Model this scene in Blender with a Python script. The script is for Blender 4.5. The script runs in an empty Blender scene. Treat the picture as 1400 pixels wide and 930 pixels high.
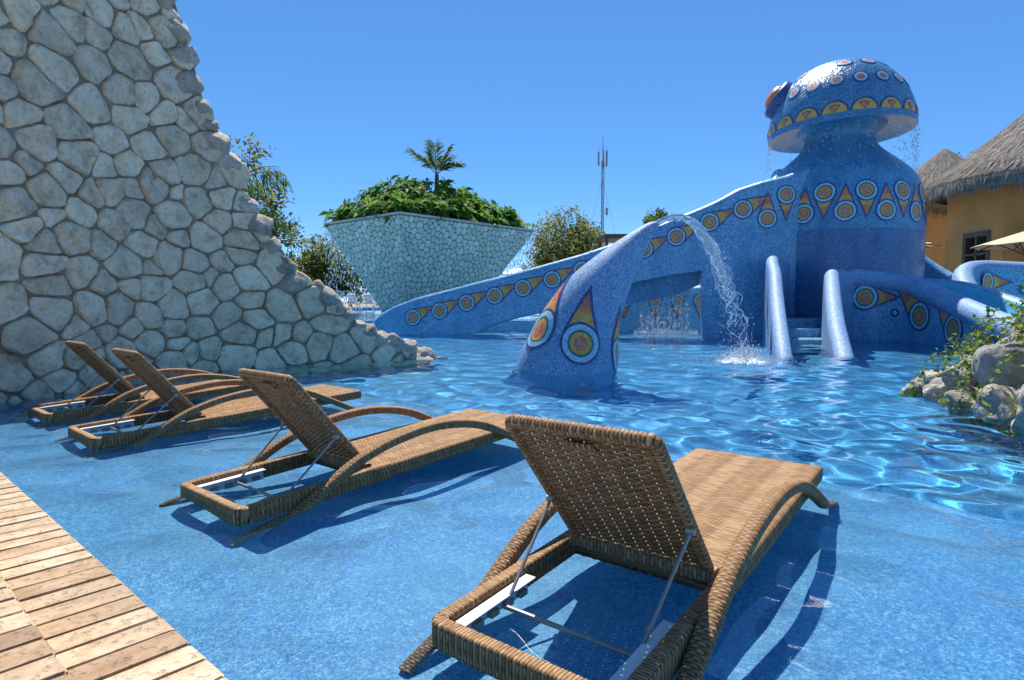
import bpy, bmesh, math, random
import numpy as np
from mathutils import Vector, Matrix, noise as mnoise
R = math.radians
sc = bpy.context.scene
col = sc.collection

# ------------------------------------------------------------------ camera, sky, sun, exposure
cam = bpy.data.cameras.new('camera'); camo = bpy.data.objects.new('camera', cam); col.objects.link(camo)
cam.sensor_width = 36; cam.lens = 836.8 / 1400 * 36; cam.clip_start = .05; cam.clip_end = 4000
camo.location = (0, 0, .9243); camo.rotation_euler = (math.pi / 2 - .0632, 0, 0)
sc.camera = camo
SUN_EL, SUN_AZ = 60.0, -3.0            # degrees; azimuth from +Y towards +X
w = bpy.data.worlds.new('World'); sc.world = w; w.use_nodes = True
nt = w.node_tree; bg = nt.nodes['Background']
sky = nt.nodes.new('ShaderNodeTexSky'); sky.sky_type = 'NISHITA'; sky.sun_disc = False
sky.sun_elevation = R(SUN_EL); sky.sun_rotation = R(SUN_AZ); sky.altitude = 0
sky.air_density = .4; sky.dust_density = 0.0; sky.ozone_density = 10.0
gm = nt.nodes.new('ShaderNodeGamma'); gm.inputs[1].default_value = .65
hs = nt.nodes.new('ShaderNodeHueSaturation'); hs.inputs['Saturation'].default_value = 1.27
nt.links.new(sky.outputs[0], gm.inputs[0]); nt.links.new(gm.outputs[0], hs.inputs['Color']); nt.links.new(hs.outputs[0], bg.inputs[0])
bg.inputs[1].default_value = .15
sl = bpy.data.lights.new('sun', 'SUN'); sl.energy = 2.7; sl.angle = R(.53); sl.color = (1, .955, .88)
so = bpy.data.objects.new('sun', sl); col.objects.link(so)
so.rotation_euler = (-R(90 - SUN_EL), 0, -R(SUN_AZ)); so.location = (0, 20, 40)
sl.cycles.is_caustics_light = True     # sunlight is refracted by the pool surface
sc.view_settings.view_transform = 'Standard'; sc.view_settings.look = 'None'
sc.view_settings.exposure = 1.4; sc.view_settings.gamma = 1
sc.render.engine = 'CYCLES'
sc.cycles.use_denoising = True
sc.cycles.max_bounces = 10; sc.cycles.transparent_max_bounces = 16
sc.cycles.sample_clamp_indirect = 6

# ------------------------------------------------------------------ helpers
rng = np.random.default_rng(7)
random.seed(11)

def tag(o, label=None, cat=None, group=None, kind=None):
    if label: o['label'] = label
    if cat: o['category'] = cat
    if group: o['group'] = group
    if kind: o['kind'] = kind
    return o

def empty(name, loc=(0, 0, 0), rz=0, parent=None):
    o = bpy.data.objects.new(name, None); col.objects.link(o)
    o.location = loc; o.rotation_euler = (0, 0, rz); o.parent = parent
    o.empty_display_size = .2
    return o

def mesh_np(name, V, F, mats, smooth=True, midx=None, sharp=None):
    """mesh from vertex array and list / array of faces"""
    me = bpy.data.meshes.new(name)
    V = np.asarray(V, dtype=np.float32).reshape(-1, 3)
    if isinstance(F, np.ndarray):
        n, k = F.shape
        me.vertices.add(len(V)); me.vertices.foreach_set('co', V.ravel())
        me.loops.add(n * k); me.loops.foreach_set('vertex_index', F.astype(np.int32).ravel())
        me.polygons.add(n); me.polygons.foreach_set('loop_start', np.arange(0, n * k, k, dtype=np.int32))
        me.update(calc_edges=True)
    else:
        me.from_pydata(V.tolist(), [], F)
    if not isinstance(mats, (list, tuple)): mats = [mats]
    for m in mats: me.materials.append(m)
    if midx is not None: me.polygons.foreach_set('material_index', np.asarray(midx, dtype=np.int32))
    me.polygons.foreach_set('use_smooth', np.full(len(me.polygons), bool(smooth)))
    if sharp and smooth: me.set_sharp_from_angle(angle=R(sharp))
    me.update()
    return me

def obj(name, me, parent=None, loc=None):
    o = bpy.data.objects.new(name, me); col.objects.link(o)
    if parent: o.parent = parent
    if loc is not None: o.location = loc
    return o

class MB:
    """collects simple shapes into one mesh"""
    def __init__(s): s.v = []; s.f = []; s.m = []; s.mi = 0
    def add(s, V, F):
        b = len(s.v); s.v += [tuple(map(float, p)) for p in V]
        s.f += [tuple(int(i) + b for i in f) for f in F]; s.m += [s.mi] * len(F)
    def box(s, x0, x1, y0, y1, z0, z1, M=None):
        V = [(x, y, z) for z in (z0, z1) for y in (y0, y1) for x in (x0, x1)]
        if M: V = [M @ Vector(p) for p in V]
        s.add(V, [(0, 2, 3, 1), (4, 5, 7, 6), (0, 1, 5, 4), (2, 6, 7, 3), (0, 4, 6, 2), (1, 3, 7, 5)])
    def tube(s, P, r, n=8, cap=True):
        P = [Vector(p) for p in P]; rs = r if hasattr(r, '__len__') else [r] * len(P)
        V = []; up = None
        for i, p in enumerate(P):
            t = (P[min(i + 1, len(P) - 1)] - P[max(i - 1, 0)]).normalized()
            if up is None:
                up = Vector((0, 0, 1)) if abs(t.z) < .9 else Vector((1, 0, 0))
            a = t.cross(up).normalized(); up = a.cross(t).normalized()
            for k in range(n):
                q = 2 * math.pi * k / n
                V.append(p + (a * math.cos(q) + up * math.sin(q)) * rs[i])
        F = [(i * n + k, i * n + (k + 1) % n, (i + 1) * n + (k + 1) % n, (i + 1) * n + k) for i in range(len(P) - 1) for k in range(n)]
        if cap: F += [tuple(range(n))[::-1], tuple((len(P) - 1) * n + k for k in range(n))]
        s.add(V, F)
    def build(s, name, mats, parent=None, smooth=True, sharp=40, loc=None):
        return obj(name, mesh_np(name, s.v, s.f, mats, smooth, s.m, sharp), parent, loc)

def loft(rings, closed=True, cap0=False, cap1=False):
    """faces over a stack of rings of equal length -> V,F"""
    A = np.asarray(rings, float); m, n = A.shape[:2]
    V = A.reshape(-1, 3); F = []
    for i in range(m - 1):
        for k in range(n if closed else n - 1):
            j = (k + 1) % n
            F.append((i * n + k, i * n + j, (i + 1) * n + j, (i + 1) * n + k))
    if cap0: F.append(tuple(range(n))[::-1])
    if cap1: F.append(tuple((m - 1) * n + k for k in range(n)))
    return V, F

def spline(pts, n):
    """Catmull-Rom through pts, n samples equally spaced by arc length"""
    P = np.asarray(pts, float); P = np.vstack([2 * P[0] - P[1], P, 2 * P[-1] - P[-2]])
    out = []
    for i in range(1, len(P) - 2):
        for t in np.linspace(0, 1, 24, endpoint=False):
            a, b, c, d = P[i - 1:i + 3]
            out.append(.5 * (2 * b + (c - a) * t + (2 * a - 5 * b + 4 * c - d) * t * t + (-a + 3 * b - 3 * c + d) * t ** 3))
    out.append(P[-2]); out = np.array(out)
    L = np.r_[0, np.cumsum(np.linalg.norm(np.diff(out, axis=0), axis=1))]
    s = np.linspace(0, L[-1], n)
    return np.stack([np.interp(s, L, out[:, k]) for k in range(out.shape[1])], 1)

# ------------------------------------------------------------------ materials
class N:
    def __init__(s, name):
        s.m = bpy.data.materials.new(name); s.m.use_nodes = True; s.t = s.m.node_tree
        s.b = s.t.nodes['Principled BSDF']; s.o = s.t.nodes['Material Output']
    def n(s, typ, **kw):
        x = s.t.nodes.new('ShaderNode' + typ)
        for k, v in kw.items():
            if k.startswith('i_'):
                x.inputs[k[2:].replace('_', ' ')].default_value = v
            else: setattr(x, k, v)
        return x
    def l(s, a, b): s.t.links.new(a, b)
    def coord(s, kind='Object', scale=None):
        c = s.n('TexCoord').outputs[kind]
        if scale:
            mp = s.n('Mapping'); mp.inputs['Scale'].default_value = scale; s.l(c, mp.inputs[0]); return mp.outputs[0]
        return c
    def noise(s, co, scale, detail=4, rough=.55):
        x = s.n('TexNoise'); x.inputs['Scale'].default_value = scale; x.inputs['Detail'].default_value = detail
        x.inputs['Roughness'].default_value = rough
        s.l(co, x.inputs['Vector']); return x.outputs['Fac']
    def ramp(s, fac, stops):
        x = s.n('ValToRGB'); e = x.color_ramp.elements
        while len(e) < len(stops): e.new(.5)
        for k, (p, c) in enumerate(stops):
            e[k].position = p; e[k].color = (*c, 1) if len(c) == 3 else c
        s.l(fac, x.inputs[0]); return x.outputs[0]
    def mix(s, fac, a, b, mode='MIX'):
        x = s.n('Mix', data_type='RGBA', blend_type=mode)
        if isinstance(fac, (int, float)): x.inputs[0].default_value = fac
        else: s.l(fac, x.inputs[0])
        for v, i in ((a, 6), (b, 7)):
            if isinstance(v, (tuple, list)): x.inputs[i].default_value = (*v[:3], 1)
            else: s.l(v, x.inputs[i])
        return x.outputs[2]
    def math(s, op, a, b=None):
        x = s.n('Math', operation=op)
        for i, v in enumerate((a, b)):
            if v is None: continue
            if isinstance(v, (int, float)): x.inputs[i].default_value = v
            else: s.l(v, x.inputs[i])
        return x.outputs[0]
    def bump(s, h, strength=.5, dist=.01, prev=None):
        x = s.n('Bump'); x.inputs['Strength'].default_value = strength; x.inputs['Distance'].default_value = dist
        s.l(h, x.inputs['Height'])
        if prev is not None: s.l(prev, x.inputs['Normal'])
        return x.outputs[0]
    def set(s, color=None, rough=None, normal=None, metal=None, spec=None):
        if color is not None:
            if isinstance(color, tuple): s.b.inputs['Base Color'].default_value = (*color, 1)
            else: s.l(color, s.b.inputs['Base Color'])
        if rough is not None:
            if isinstance(rough, (int, float)): s.b.inputs['Roughness'].default_value = rough
            else: s.l(rough, s.b.inputs['Roughness'])
        if normal is not None: s.l(normal, s.b.inputs['Normal'])
        if metal is not None: s.b.inputs['Metallic'].default_value = metal
        if spec is not None: s.b.inputs['Specular IOR Level'].default_value = spec
        return s.m

def mosaic(name, base, hi, lo, tile=.02, rough=.3, stain=.35, grout=(.16, .2, .3), wet=0):
    """small glass tiles with a tone of their own each, grout between, broad weathering"""
    n = N(name); co = n.coord('Object')
    v = n.n('TexVoronoi'); v.inputs['Scale'].default_value = 1 / tile; n.l(co, v.inputs['Vector'])
    sp = n.n('SeparateColor'); n.l(v.outputs['Color'], sp.inputs[0])
    c = n.ramp(sp.outputs[0], [(0, lo), (.5, base), (1, hi)])
    e = n.n('TexVoronoi', feature='DISTANCE_TO_EDGE'); e.inputs['Scale'].default_value = 1 / tile; n.l(co, e.inputs['Vector'])
    g = n.math('LESS_THAN', e.outputs['Distance'], .07)
    c = n.mix(n.math('MULTIPLY', g, .6), c, grout)
    if stain:
        s1 = n.noise(n.coord('Object', (1.3, 1.3, .35)), 1.6, 5, .62)
        c = n.mix(n.math('MULTIPLY', n.ramp(s1, [(.42, (0, 0, 0)), (.68, (1, 1, 1))]), stain), c, lo)
        s2 = n.noise(n.coord('Object', (1, 1, .7)), 2.7, 4)
        c = n.mix(n.math('MULTIPLY', n.ramp(s2, [(.5, (0, 0, 0)), (.72, (1, 1, 1))]), stain * .6), c, hi)
    nb = n.bump(n.math('MINIMUM', e.outputs['Distance'], .15), .5, tile * .5)
    if wet: nb = n.bump(n.noise(n.coord('Object', (1, 1, .45)), 7, 5, .6), .7, wet, nb)
    return n.set(c, rough, nb, spec=.3 if rough > .5 else None)

def simple(name, color, rough=.6, var=.2, scale=6, bump=0, bscale=40, metal=0, rand=0):
    n = N(name); co = n.coord('Object')
    f = n.noise(co, scale, 5)
    d = tuple(x * (1 - var) for x in color); h = tuple(min(1, x * (1 + var)) for x in color)
    c = n.ramp(f, [(.3, d), (.7, h)])
    if rand:
        oi = n.n('ObjectInfo'); hs = n.n('HueSaturation')
        n.l(c, hs.inputs['Color']); mr = n.n('MapRange'); mr.inputs[3].default_value = 1 - rand; mr.inputs[4].default_value = 1 + rand
        n.l(oi.outputs['Random'], mr.inputs[0]); n.l(mr.outputs[0], hs.inputs['Value']); c = hs.outputs[0]
    nb = n.bump(n.noise(co, bscale, 4), .6, bump) if bump else None
    return n.set(c, rough, nb, metal)

def stone_mat(name, tones, pit=1.0, scale=1.0, rand=.22, wet=None):
    n = N(name); oi = n.n('ObjectInfo')
    add = n.n('VectorMath', operation='ADD'); n.l(n.coord('Object'), add.inputs[0])
    sc3 = n.n('VectorMath', operation='SCALE'); sc3.inputs[0].default_value = (13, 7, 19); n.l(oi.outputs['Random'], sc3.inputs['Scale'])
    n.l(sc3.outputs[0], add.inputs[1]); co = add.outputs[0]
    f1 = n.noise(co, 5 * scale, 7, .68); f2 = n.noise(co, 22 * scale, 5, .7); f3 = n.noise(co, 1.6 * scale, 3)
    c = n.ramp(f1, [(.28, tones[0]), (.48, tones[1]), (.66, tones[2])])
    c = n.mix(n.math('MULTIPLY', n.ramp(f2, [(.52, (0, 0, 0)), (.66, (1, 1, 1))]), .55), c, tones[0])
    c = n.mix(n.math('MULTIPLY', n.ramp(f3, [(.5, (0, 0, 0)), (.7, (1, 1, 1))]), .4), c, tones[3])
    hs = n.n('HueSaturation'); n.l(c, hs.inputs['Color']); mr = n.n('MapRange'); mr.inputs[3].default_value = 1 - rand; mr.inputs[4].default_value = 1 + rand * .8
    n.l(oi.outputs['Random'], mr.inputs[0]); n.l(mr.outputs[0], hs.inputs['Value']); c = hs.outputs[0]
    v = n.n('TexVoronoi'); v.inputs['Scale'].default_value = 38 * scale; n.l(co, v.inputs['Vector'])
    pits = n.ramp(v.outputs['Distance'], [(.12, (0, 0, 0)), (.3, (1, 1, 1))])
    nb = n.bump(pits, .35 * pit, .006)
    nb = n.bump(n.noise(co, 60 * scale, 5, .7), .7 * pit, .010, nb)
    nb = n.bump(n.noise(co, 14 * scale, 6, .65), .8 * pit, .03 / scale, nb)
    nb = n.bump(f1, .8, .04 / scale, nb)
    return n.set(c, .9, nb, spec=.25)

def leaf_mat(name, lo, mid, hi, trans=.35):
    n = N(name); oi = n.n('NewGeometry')
    c = n.ramp(oi.outputs['Random Per Island'], [(0, lo), (.55, mid), (1, hi)])
    n.set(c, .6, spec=.2)
    tr = n.n('BsdfTranslucent'); hs = n.n('HueSaturation'); hs.inputs['Value'].default_value = 1.3; hs.inputs['Hue'].default_value = .49
    n.l(c, hs.inputs['Color']); n.l(hs.outputs[0], tr.inputs[0])
    mx = n.n('MixShader'); mx.inputs[0].default_value = trans
    n.l(n.b.outputs[0], mx.inputs[1]); n.l(tr.outputs[0], mx.inputs[2]); n.l(mx.outputs[0], n.o.inputs[0])
    return n.m

M = {}
def water_mat():
    n = N('pool_water'); n.t.nodes.remove(n.b)
    g = n.n('BsdfGlass'); g.inputs['IOR'].default_value = 1.333; g.inputs['Roughness'].default_value = 0
    g.inputs['Color'].default_value = (.93, .98, 1, 1)
    n.l(g.outputs[0], n.o.inputs[0]); return n.m
M['water'] = water_mat()
def drops_mat():
    n = N('falling_water'); n.set((.95, .98, 1.0), .06)
    n.b.inputs['Transmission Weight'].default_value = .8; n.b.inputs['IOR'].default_value = 1.33
    return n.m
M['drops'] = drops_mat()
def film_mat():
    n = N('water_film'); co = n.coord('Object', (9, 9, .7))
    f = n.noise(co, 3, 5, .7)
    a = n.ramp(f, [(.45, (0, 0, 0)), (.75, (1, 1, 1))])
    n.set((.9, .95, 1), .1)
    tr = n.n('BsdfTransparent'); mx = n.n('MixShader'); n.l(n.math('MULTIPLY', a, .5), mx.inputs[0])
    n.l(tr.outputs[0], mx.inputs[1]); n.l(n.b.outputs[0], mx.inputs[2]); n.l(mx.outputs[0], n.o.inputs[0]); return n.m
M['film'] = film_mat()
def foam_mat():
    n = N('foam'); co = n.coord('Object')
    f = n.noise(co, 14, 6, .75)
    rad = n.n('VectorMath', operation='LENGTH'); n.l(co, rad.inputs[0])
    mr = n.n('MapRange'); mr.inputs[1].default_value = .1; mr.inputs[2].default_value = .62; mr.inputs[3].default_value = .32; mr.inputs[4].default_value = -.25
    n.l(rad.outputs['Value'], mr.inputs[0])
    a = n.ramp(n.math('ADD', f, mr.outputs[0]), [(.5, (0, 0, 0)), (.68, (1, 1, 1))])
    n.set((.9, .94, .97), .6)
    tr = n.n('BsdfTransparent'); mx = n.n('MixShader'); n.l(a, mx.inputs[0])
    n.l(tr.outputs[0], mx.inputs[1]); n.l(n.b.outputs[0], mx.inputs[2]); n.l(mx.outputs[0], n.o.inputs[0]); return n.m
M['foam'] = foam_mat()

def floor_mat(name, ramp_, tint):
    n = N(name); co = n.coord('Object')
    v = n.n('TexVoronoi'); v.inputs['Scale'].default_value = 170; n.l(co, v.inputs['Vector'])
    sp = n.n('SeparateColor'); n.l(v.outputs['Color'], sp.inputs[0])
    v2 = n.n('TexVoronoi'); v2.inputs['Scale'].default_value = 60; n.l(co, v2.inputs['Vector'])
    sp2 = n.n('SeparateColor'); n.l(v2.outputs['Color'], sp2.inputs[0])
    c = n.ramp(n.math('ADD', n.math('MULTIPLY', sp.outputs[0], .7), n.math('MULTIPLY', sp2.outputs[1], .3)), ramp_)
    f = n.noise(co, .9, 6, .65); f2 = n.noise(co, 4.5, 5, .6)
    c = n.mix(n.math('MULTIPLY', n.ramp(f, [(.42, (0, 0, 0)), (.66, (1, 1, 1))]), .5), c, tint)
    c = n.mix(n.math('MULTIPLY', n.ramp(f2, [(.5, (0, 0, 0)), (.75, (1, 1, 1))]), .35), c, ramp_[0][1])
    return n.set(c, .5, n.bump(v.outputs['Distance'], .4, .002))
M['floor'] = floor_mat('pebble_pool_finish', [(.1, (.018, .14, .37)), (.35, (.038, .235, .47)), (.62, (.065, .30, .52)), (.9, (.22, .47, .62))], (.085, .32, .47))
M['deepfloor'] = floor_mat('deep_pool_finish', [(.1, (.004, .12, .32)), (.35, (.012, .24, .50)), (.62, (.03, .32, .58)), (.9, (.12, .44, .66))], (.03, .30, .54))
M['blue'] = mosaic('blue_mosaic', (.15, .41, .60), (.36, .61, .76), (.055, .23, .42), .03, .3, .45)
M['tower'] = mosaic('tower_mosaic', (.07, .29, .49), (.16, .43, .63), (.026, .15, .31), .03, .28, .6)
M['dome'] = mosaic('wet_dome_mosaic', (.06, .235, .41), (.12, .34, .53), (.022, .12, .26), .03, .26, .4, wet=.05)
M['tent'] = mosaic('tentacle_mosaic', (.155, .325, .55), (.40, .55, .75), (.055, .16, .38), .016, .55, .15, (.4, .46, .58))
M['shadepanel'] = mosaic('shade_mosaic', (.045, .17, .34), (.09, .26, .45), (.02, .09, .22), .03, .22, .6)  # darker tone stands for shade on the lower body
M['cyan'] = simple('cyan_paint', (.15, .55, .72), .25, .12, 3)
M['navy'] = mosaic('navy_mosaic', (.02, .04, .20), (.04, .08, .32), (.01, .02, .10), .025, .3, 0)
M['pale'] = mosaic('pale_blue_mosaic', (.40, .68, .84), (.55, .8, .9), (.26, .52, .74), .025, .3, 0)
M['green'] = mosaic('green_mosaic', (.03, .15, .06), (.08, .24, .08), (.015, .08, .04), .025, .3, 0)
M['amber'] = mosaic('amber_mosaic', (.92, .40, .012), (.95, .52, .03), (.75, .26, .01), .025, .3, 0)
M['orange'] = mosaic('orange_mosaic', (.92, .20, .015), (.95, .32, .03), (.7, .1, .01), .025, .3, 0)
M['pink'] = mosaic('salmon_mosaic', (.65, .28, .18), (.8, .42, .3), (.5, .18, .1), .025, .3, 0)
M['yellow'] = mosaic('ochre_mosaic', (.90, .45, .01), (.94, .55, .03), (.72, .32, .01), .025, .3, 0)
MOT = [M[k] for k in ('navy', 'pale', 'green', 'amber', 'orange', 'pink', 'yellow')]

M['stone'] = stone_mat('limestone', [(.40, .285, .17), (.86, .69, .47), (.96, .83, .61), (.66, .48, .30)], 1.0, 1.0, .16)
M['rim'] = stone_mat('weathered_limestone', [(.20, .165, .125), (.52, .45, .36), (.68, .61, .51), (.34, .27, .19)], 1.2)
M['rock'] = stone_mat('grey_rock', [(.16, .145, .115), (.50, .46, .385), (.70, .66, .57), (.32, .27, .20)], 1.6)
M['mortar'] = simple('mortar', (.28, .22, .155), .95, .3, 9, .01, 70)
M['tealstone'] = stone_mat('pale_teal_stone', [(.52, .60, .47), (.76, .83, .66), (.86, .90, .74), (.64, .73, .58)], .4, .5, .16)
M['tealmortar'] = simple('dark_teal_joint', (.17, .25, .225), .9, .2, 5)
M['trav'] = None
def trav_mat():
    n = N('travertine'); oi = n.n('ObjectInfo')
    add = n.n('VectorMath', operation='ADD'); n.l(n.coord('Object'), add.inputs[0])
    s3 = n.n('VectorMath', operation='SCALE'); s3.inputs[0].default_value = (31, 17, 5); n.l(oi.outputs['Random'], s3.inputs['Scale']); n.l(s3.outputs[0], add.inputs[1])
    mp = n.n('Mapping'); mp.inputs['Scale'].default_value = (.8, 1.25, 1); n.l(add.outputs[0], mp.inputs[0])
    f = n.noise(mp.outputs[0], 9, 8, .68); f2 = n.noise(add.outputs[0], 45, 4, .6); f3 = n.noise(add.outputs[0], 3.5, 4)
    c = n.ramp(f, [(.30, (.36, .235, .14)), (.47, (.55, .40, .26)), (.6, (.64, .50, .35)), (.74, (.72, .61, .46))])
    c = n.mix(n.math('MULTIPLY', n.ramp(f2, [(.6, (0, 0, 0)), (.7, (1, 1, 1))]), .5), c, (.26, .18, .12))
    c = n.mix(n.math('MULTIPLY', n.ramp(f3, [(.5, (0, 0, 0)), (.62, (1, 1, 1))]), .45), c, (.36, .27, .19))
    tone = n.ramp(oi.outputs['Random'], [(0, (.62, .52, .45)), (.1, (.78, .7, .62)), (.3, (.92, .88, .83)), (.7, (1, .96, .9)), (1, (1.0, 1.0, 1.0))])
    c = n.mix(1.0, c, tone, 'MULTIPLY')
    nb = n.bump(n.ramp(f2, [(.55, (1, 1, 1)), (.7, (0, 0, 0))]), .8, .005); nb = n.bump(f, .7, .012, nb)
    return n.set(c, .62, nb, spec=.35)
M['trav'] = trav_mat()
M['joint'] = simple('dark_joint', (.06, .05, .045), .9)
M['nosing'] = simple('worn_white_nosing', (.60, .54, .46), .7, .3, 18, .006)
def wicker_mat():
    n = N('wicker'); a = n.n('Attribute', attribute_name='strand')
    c = n.ramp(a.outputs['Fac'], [(0, (.035, .016, .007)), (.2, (.17, .08, .032)), (.45, (.33, .185, .082)), (.75, (.48, .295, .145)), (1, (.63, .43, .24))])
    f = n.noise(n.coord('Object', (40, 40, 40)), 3, 3)
    c = n.mix(.5, c, n.ramp(f, [(.3, (.62, .6, .58)), (.7, (1.0, 1.0, 1.0))]), 'MULTIPLY')
    return n.set(c, .62, n.bump(f, .3, .001), spec=.18)
M['wicker'] = wicker_mat()
M['steel'] = simple('brushed_steel', (.36, .33, .30), .45, .15, 20, metal=.6)
M['rail'] = simple('white_aluminium', (.72, .74, .76), .4, .06, 8)
M['leaf'] = leaf_mat('shrub_leaf', (.03, .09, .015), (.08, .20, .03), (.20, .36, .06), .45)
M['leaf_dark'] = leaf_mat('dark_leaf', (.03, .07, .02), (.08, .15, .035), (.17, .25, .06), .45)
M['leaf_olive'] = leaf_mat('olive_leaf', (.06, .085, .02), (.16, .19, .045), (.32, .32, .09), .45)
M['leaf_yel'] = leaf_mat('yellow_green_leaf', (.12, .14, .02), (.28, .28, .05), (.46, .42, .09), .45)
M['ivy'] = leaf_mat('ivy_leaf', (.04, .10, .015), (.12, .22, .03), (.30, .38, .06), .4)
M['palm'] = leaf_mat('palm_leaf', (.04, .08, .02), (.10, .17, .04), (.2, .28, .07), .35)
M['bark'] = simple('bark', (.13, .10, .075), .9, .35, 8, .02, 30)
M['stem'] = simple('stem', (.12, .11, .05), .7)
M['flower'] = simple('yellow_petals', (.85, .42, .02), .5, .1)
M['thatch'] = None
def thatch_mat():
    n = N('thatch'); co = n.coord('Object')
    f = n.noise(co, 1.2, 6, .7); f2 = n.noise(n.coord('Object', (14, 14, 2.0)), 2, 4, .7)
    c = n.ramp(f, [(.3, (.09, .075, .06)), (.5, (.19, .17, .145)), (.7, (.36, .335, .30))])
    c = n.mix(.5, c, n.ramp(f2, [(.3, (.07, .055, .042)), (.7, (.36, .32, .27))]))
    return n.set(c, .95, n.bump(f2, .9, .05), spec=.1)
M['thatch'] = thatch_mat()
def straw_mat():
    n = N('straw'); oi = n.n('NewGeometry')
    return n.set(n.ramp(oi.outputs['Random Per Island'], [(0, (.12, .10, .075)), (.5, (.25, .22, .18)), (1, (.46, .42, .36))]), .9)
M['straw'] = straw_mat()
M['ochre'] = simple('ochre_plaster', (.62, .27, .075), .85, .12, 1.2, .004, 30)
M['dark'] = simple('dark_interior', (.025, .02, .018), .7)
M['wood'] = simple('dark_wood', (.10, .06, .035), .6, .3, 10)
M['canvas'] = simple('cream_canvas', (.58, .46, .31), .8, .06, 4)
M['white'] = simple('white_plastic', (.78, .78, .77), .5, .05)
M['metalgrey'] = simple('galvanised_steel', (.22, .22, .23), .5, .15, 4, metal=.4)
M['paving'] = simple('beige_paving', (.48, .42, .33), .85, .15, 1.5, .003)
M['ground'] = simple('sandy_ground', (.33, .29, .21), .95, .25, .2, .01, 10)
M['soil'] = simple('soil', (.06, .045, .03), .95, .3, 8)

RECEIVERS = []      # surfaces under water that the refracted sun reaches

# ------------------------------------------------------------------ pool frame of reference
TH = .85
nx, ny = math.cos(TH), math.sin(TH)         # away from the deck, into the pool
tx, ty = ny, -nx                            # along the deck edge
def cq(c, q, z=0.): return (nx * c + tx * q, ny * c + ty * q, z)
C_EDGE, C_STEP, C_SHELF = .617, .35, 3.35
SHELF_Z, DEEP_Z = -.15, -1.05

# ------------------------------------------------------------------ the ground and pool
PX0, PX1, PY0, PY1 = -14, 22, -8, 20.0      # lower pool rectangle
UX0, UX1, UY1, UZ = -30, 12.9, 45, .30        # upper pool behind it
def quad(name, pts, mat, kind='structure'):
    o = obj(name, mesh_np(name, pts, [tuple(range(len(pts)))], mat, False)); return tag(o, kind=kind)

mb = MB()
G = .42; FAR = 2500
for x0, x1, y0, y1 in ((-FAR, PX0, -FAR, PY1), (PX1, FAR, -FAR, PY1), (PX0, PX1, -FAR, PY0), (-FAR, UX0, PY1, UY1), (UX1, FAR, PY1, UY1), (-FAR, FAR, UY1, FAR)):
    mb.add([(x0, y0, G), (x1, y0, G), (x1, y1, G), (x0, y1, G)], [(0, 1, 2, 3)])
tag(mb.build('ground', M['ground'], smooth=False), kind='structure')

mb = MB()   # pool floor with the shallow shelf, the drop and the side walls
Q0, Q1 = -16, 16
mb.add([cq(-9, Q0, SHELF_Z), cq(-9, Q1, SHELF_Z), cq(C_SHELF, Q1, SHELF_Z), cq(C_SHELF, Q0, SHELF_Z)], [(0, 1, 2, 3)])
mb.add([cq(C_SHELF, Q0, SHELF_Z), cq(C_SHELF, Q1, SHELF_Z), cq(C_SHELF + .02, Q1, -.42), cq(C_SHELF + .02, Q0, -.42)], [(0, 1, 2, 3)])
mb.add([cq(C_SHELF + .02, Q0, -.42), cq(C_SHELF + .02, Q1, -.42), cq(C_SHELF + .45, Q1, -.42), cq(C_SHELF + .45, Q0, -.42)], [(0, 1, 2, 3)])
mb.add([cq(C_SHELF + .45, Q0, -.42), cq(C_SHELF + .45, Q1, -.42), cq(C_SHELF + .47, Q1, DEEP_Z), cq(C_SHELF + .47, Q0, DEEP_Z)], [(0, 1, 2, 3)])
mb.mi = 1
mb.add([(-30, -25, DEEP_Z), (40, -25, DEEP_Z), (40, PY1 + .5, DEEP_Z), (-30, PY1 + .5, DEEP_Z)], [(0, 1, 2, 3)])
pf = tag(mb.build('pool_floor', [M['floor'], M['deepfloor']], smooth=False), kind='structure'); RECEIVERS.append(pf)
mb = MB()
mb.box(PX0 - .3, PX1 + .3, PY1, PY1 + .35, DEEP_Z, UZ - .012); mb.box(PX0 - .3, PX0, PY0, PY1 - .003, DEEP_Z, G + .05)
mb.box(PX1, PX1 + .3, PY0, PY1 - .003, DEEP_Z, G + .05); mb.box(PX0, PX1, PY0 - .3, PY0, DEEP_Z, G + .05)
pw = tag(mb.build('pool_wall', M['blue'], smooth=False), kind='structure'); RECEIVERS.append(pw)

mb = MB(); mb.box(12.9, PX1 - .003, 16.7, PY1 - .003, DEEP_Z, G + .004); RECEIVERS.append(tag(mb.build('terrace', M['paving'], smooth=False), kind='structure'))

# water surface: small ripples over the shelf, livelier waves over the deep part
def waves(X, Y, sp):
    Cc = nx * X + ny * Y
    k = np.clip((Cc - 2.6) / 1.8, 0, 1); k = k * k * (3 - 2 * k)
    Z = np.zeros_like(X); r = np.random.default_rng(3)
    for i in range(70):
        wl = .11 * 2 ** (r.random() * 3.2); a = r.normal(1.35, .8); ph = r.random() * 6.283
        slope_s = .0125 * (1 if wl > .3 else .55); slope_d = .0215 if wl < .45 else .014
        A = wl / 6.283 * (slope_s * (1 - k) + slope_d * k) * np.clip(wl / (3.5 * sp) - 1, 0, 1)
        # phases bend slowly so that no wave train repeats
        bend = .35 * np.sin(X * .9 + i) + .3 * np.sin(Y * .7 + 2.1 * i)
        Z = Z + A * np.sin(6.283 / wl * (X * math.cos(a) + Y * math.sin(a)) + ph + bend * 2)
    # rings from the spout's splash
    d = np.hypot(X - 3.45, Y - 9.0); Z = Z + .010 * np.exp(-d / 1.1) * np.sin(d * 6.283 / .42) * np.clip(d * 4, 0, 1)
    return Z
def axis(a, b, fn):
    out = [a]
    while out[-1] < b: out.append(out[-1] + fn(out[-1]))
    out[-1] = b; return np.array(out)
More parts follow.
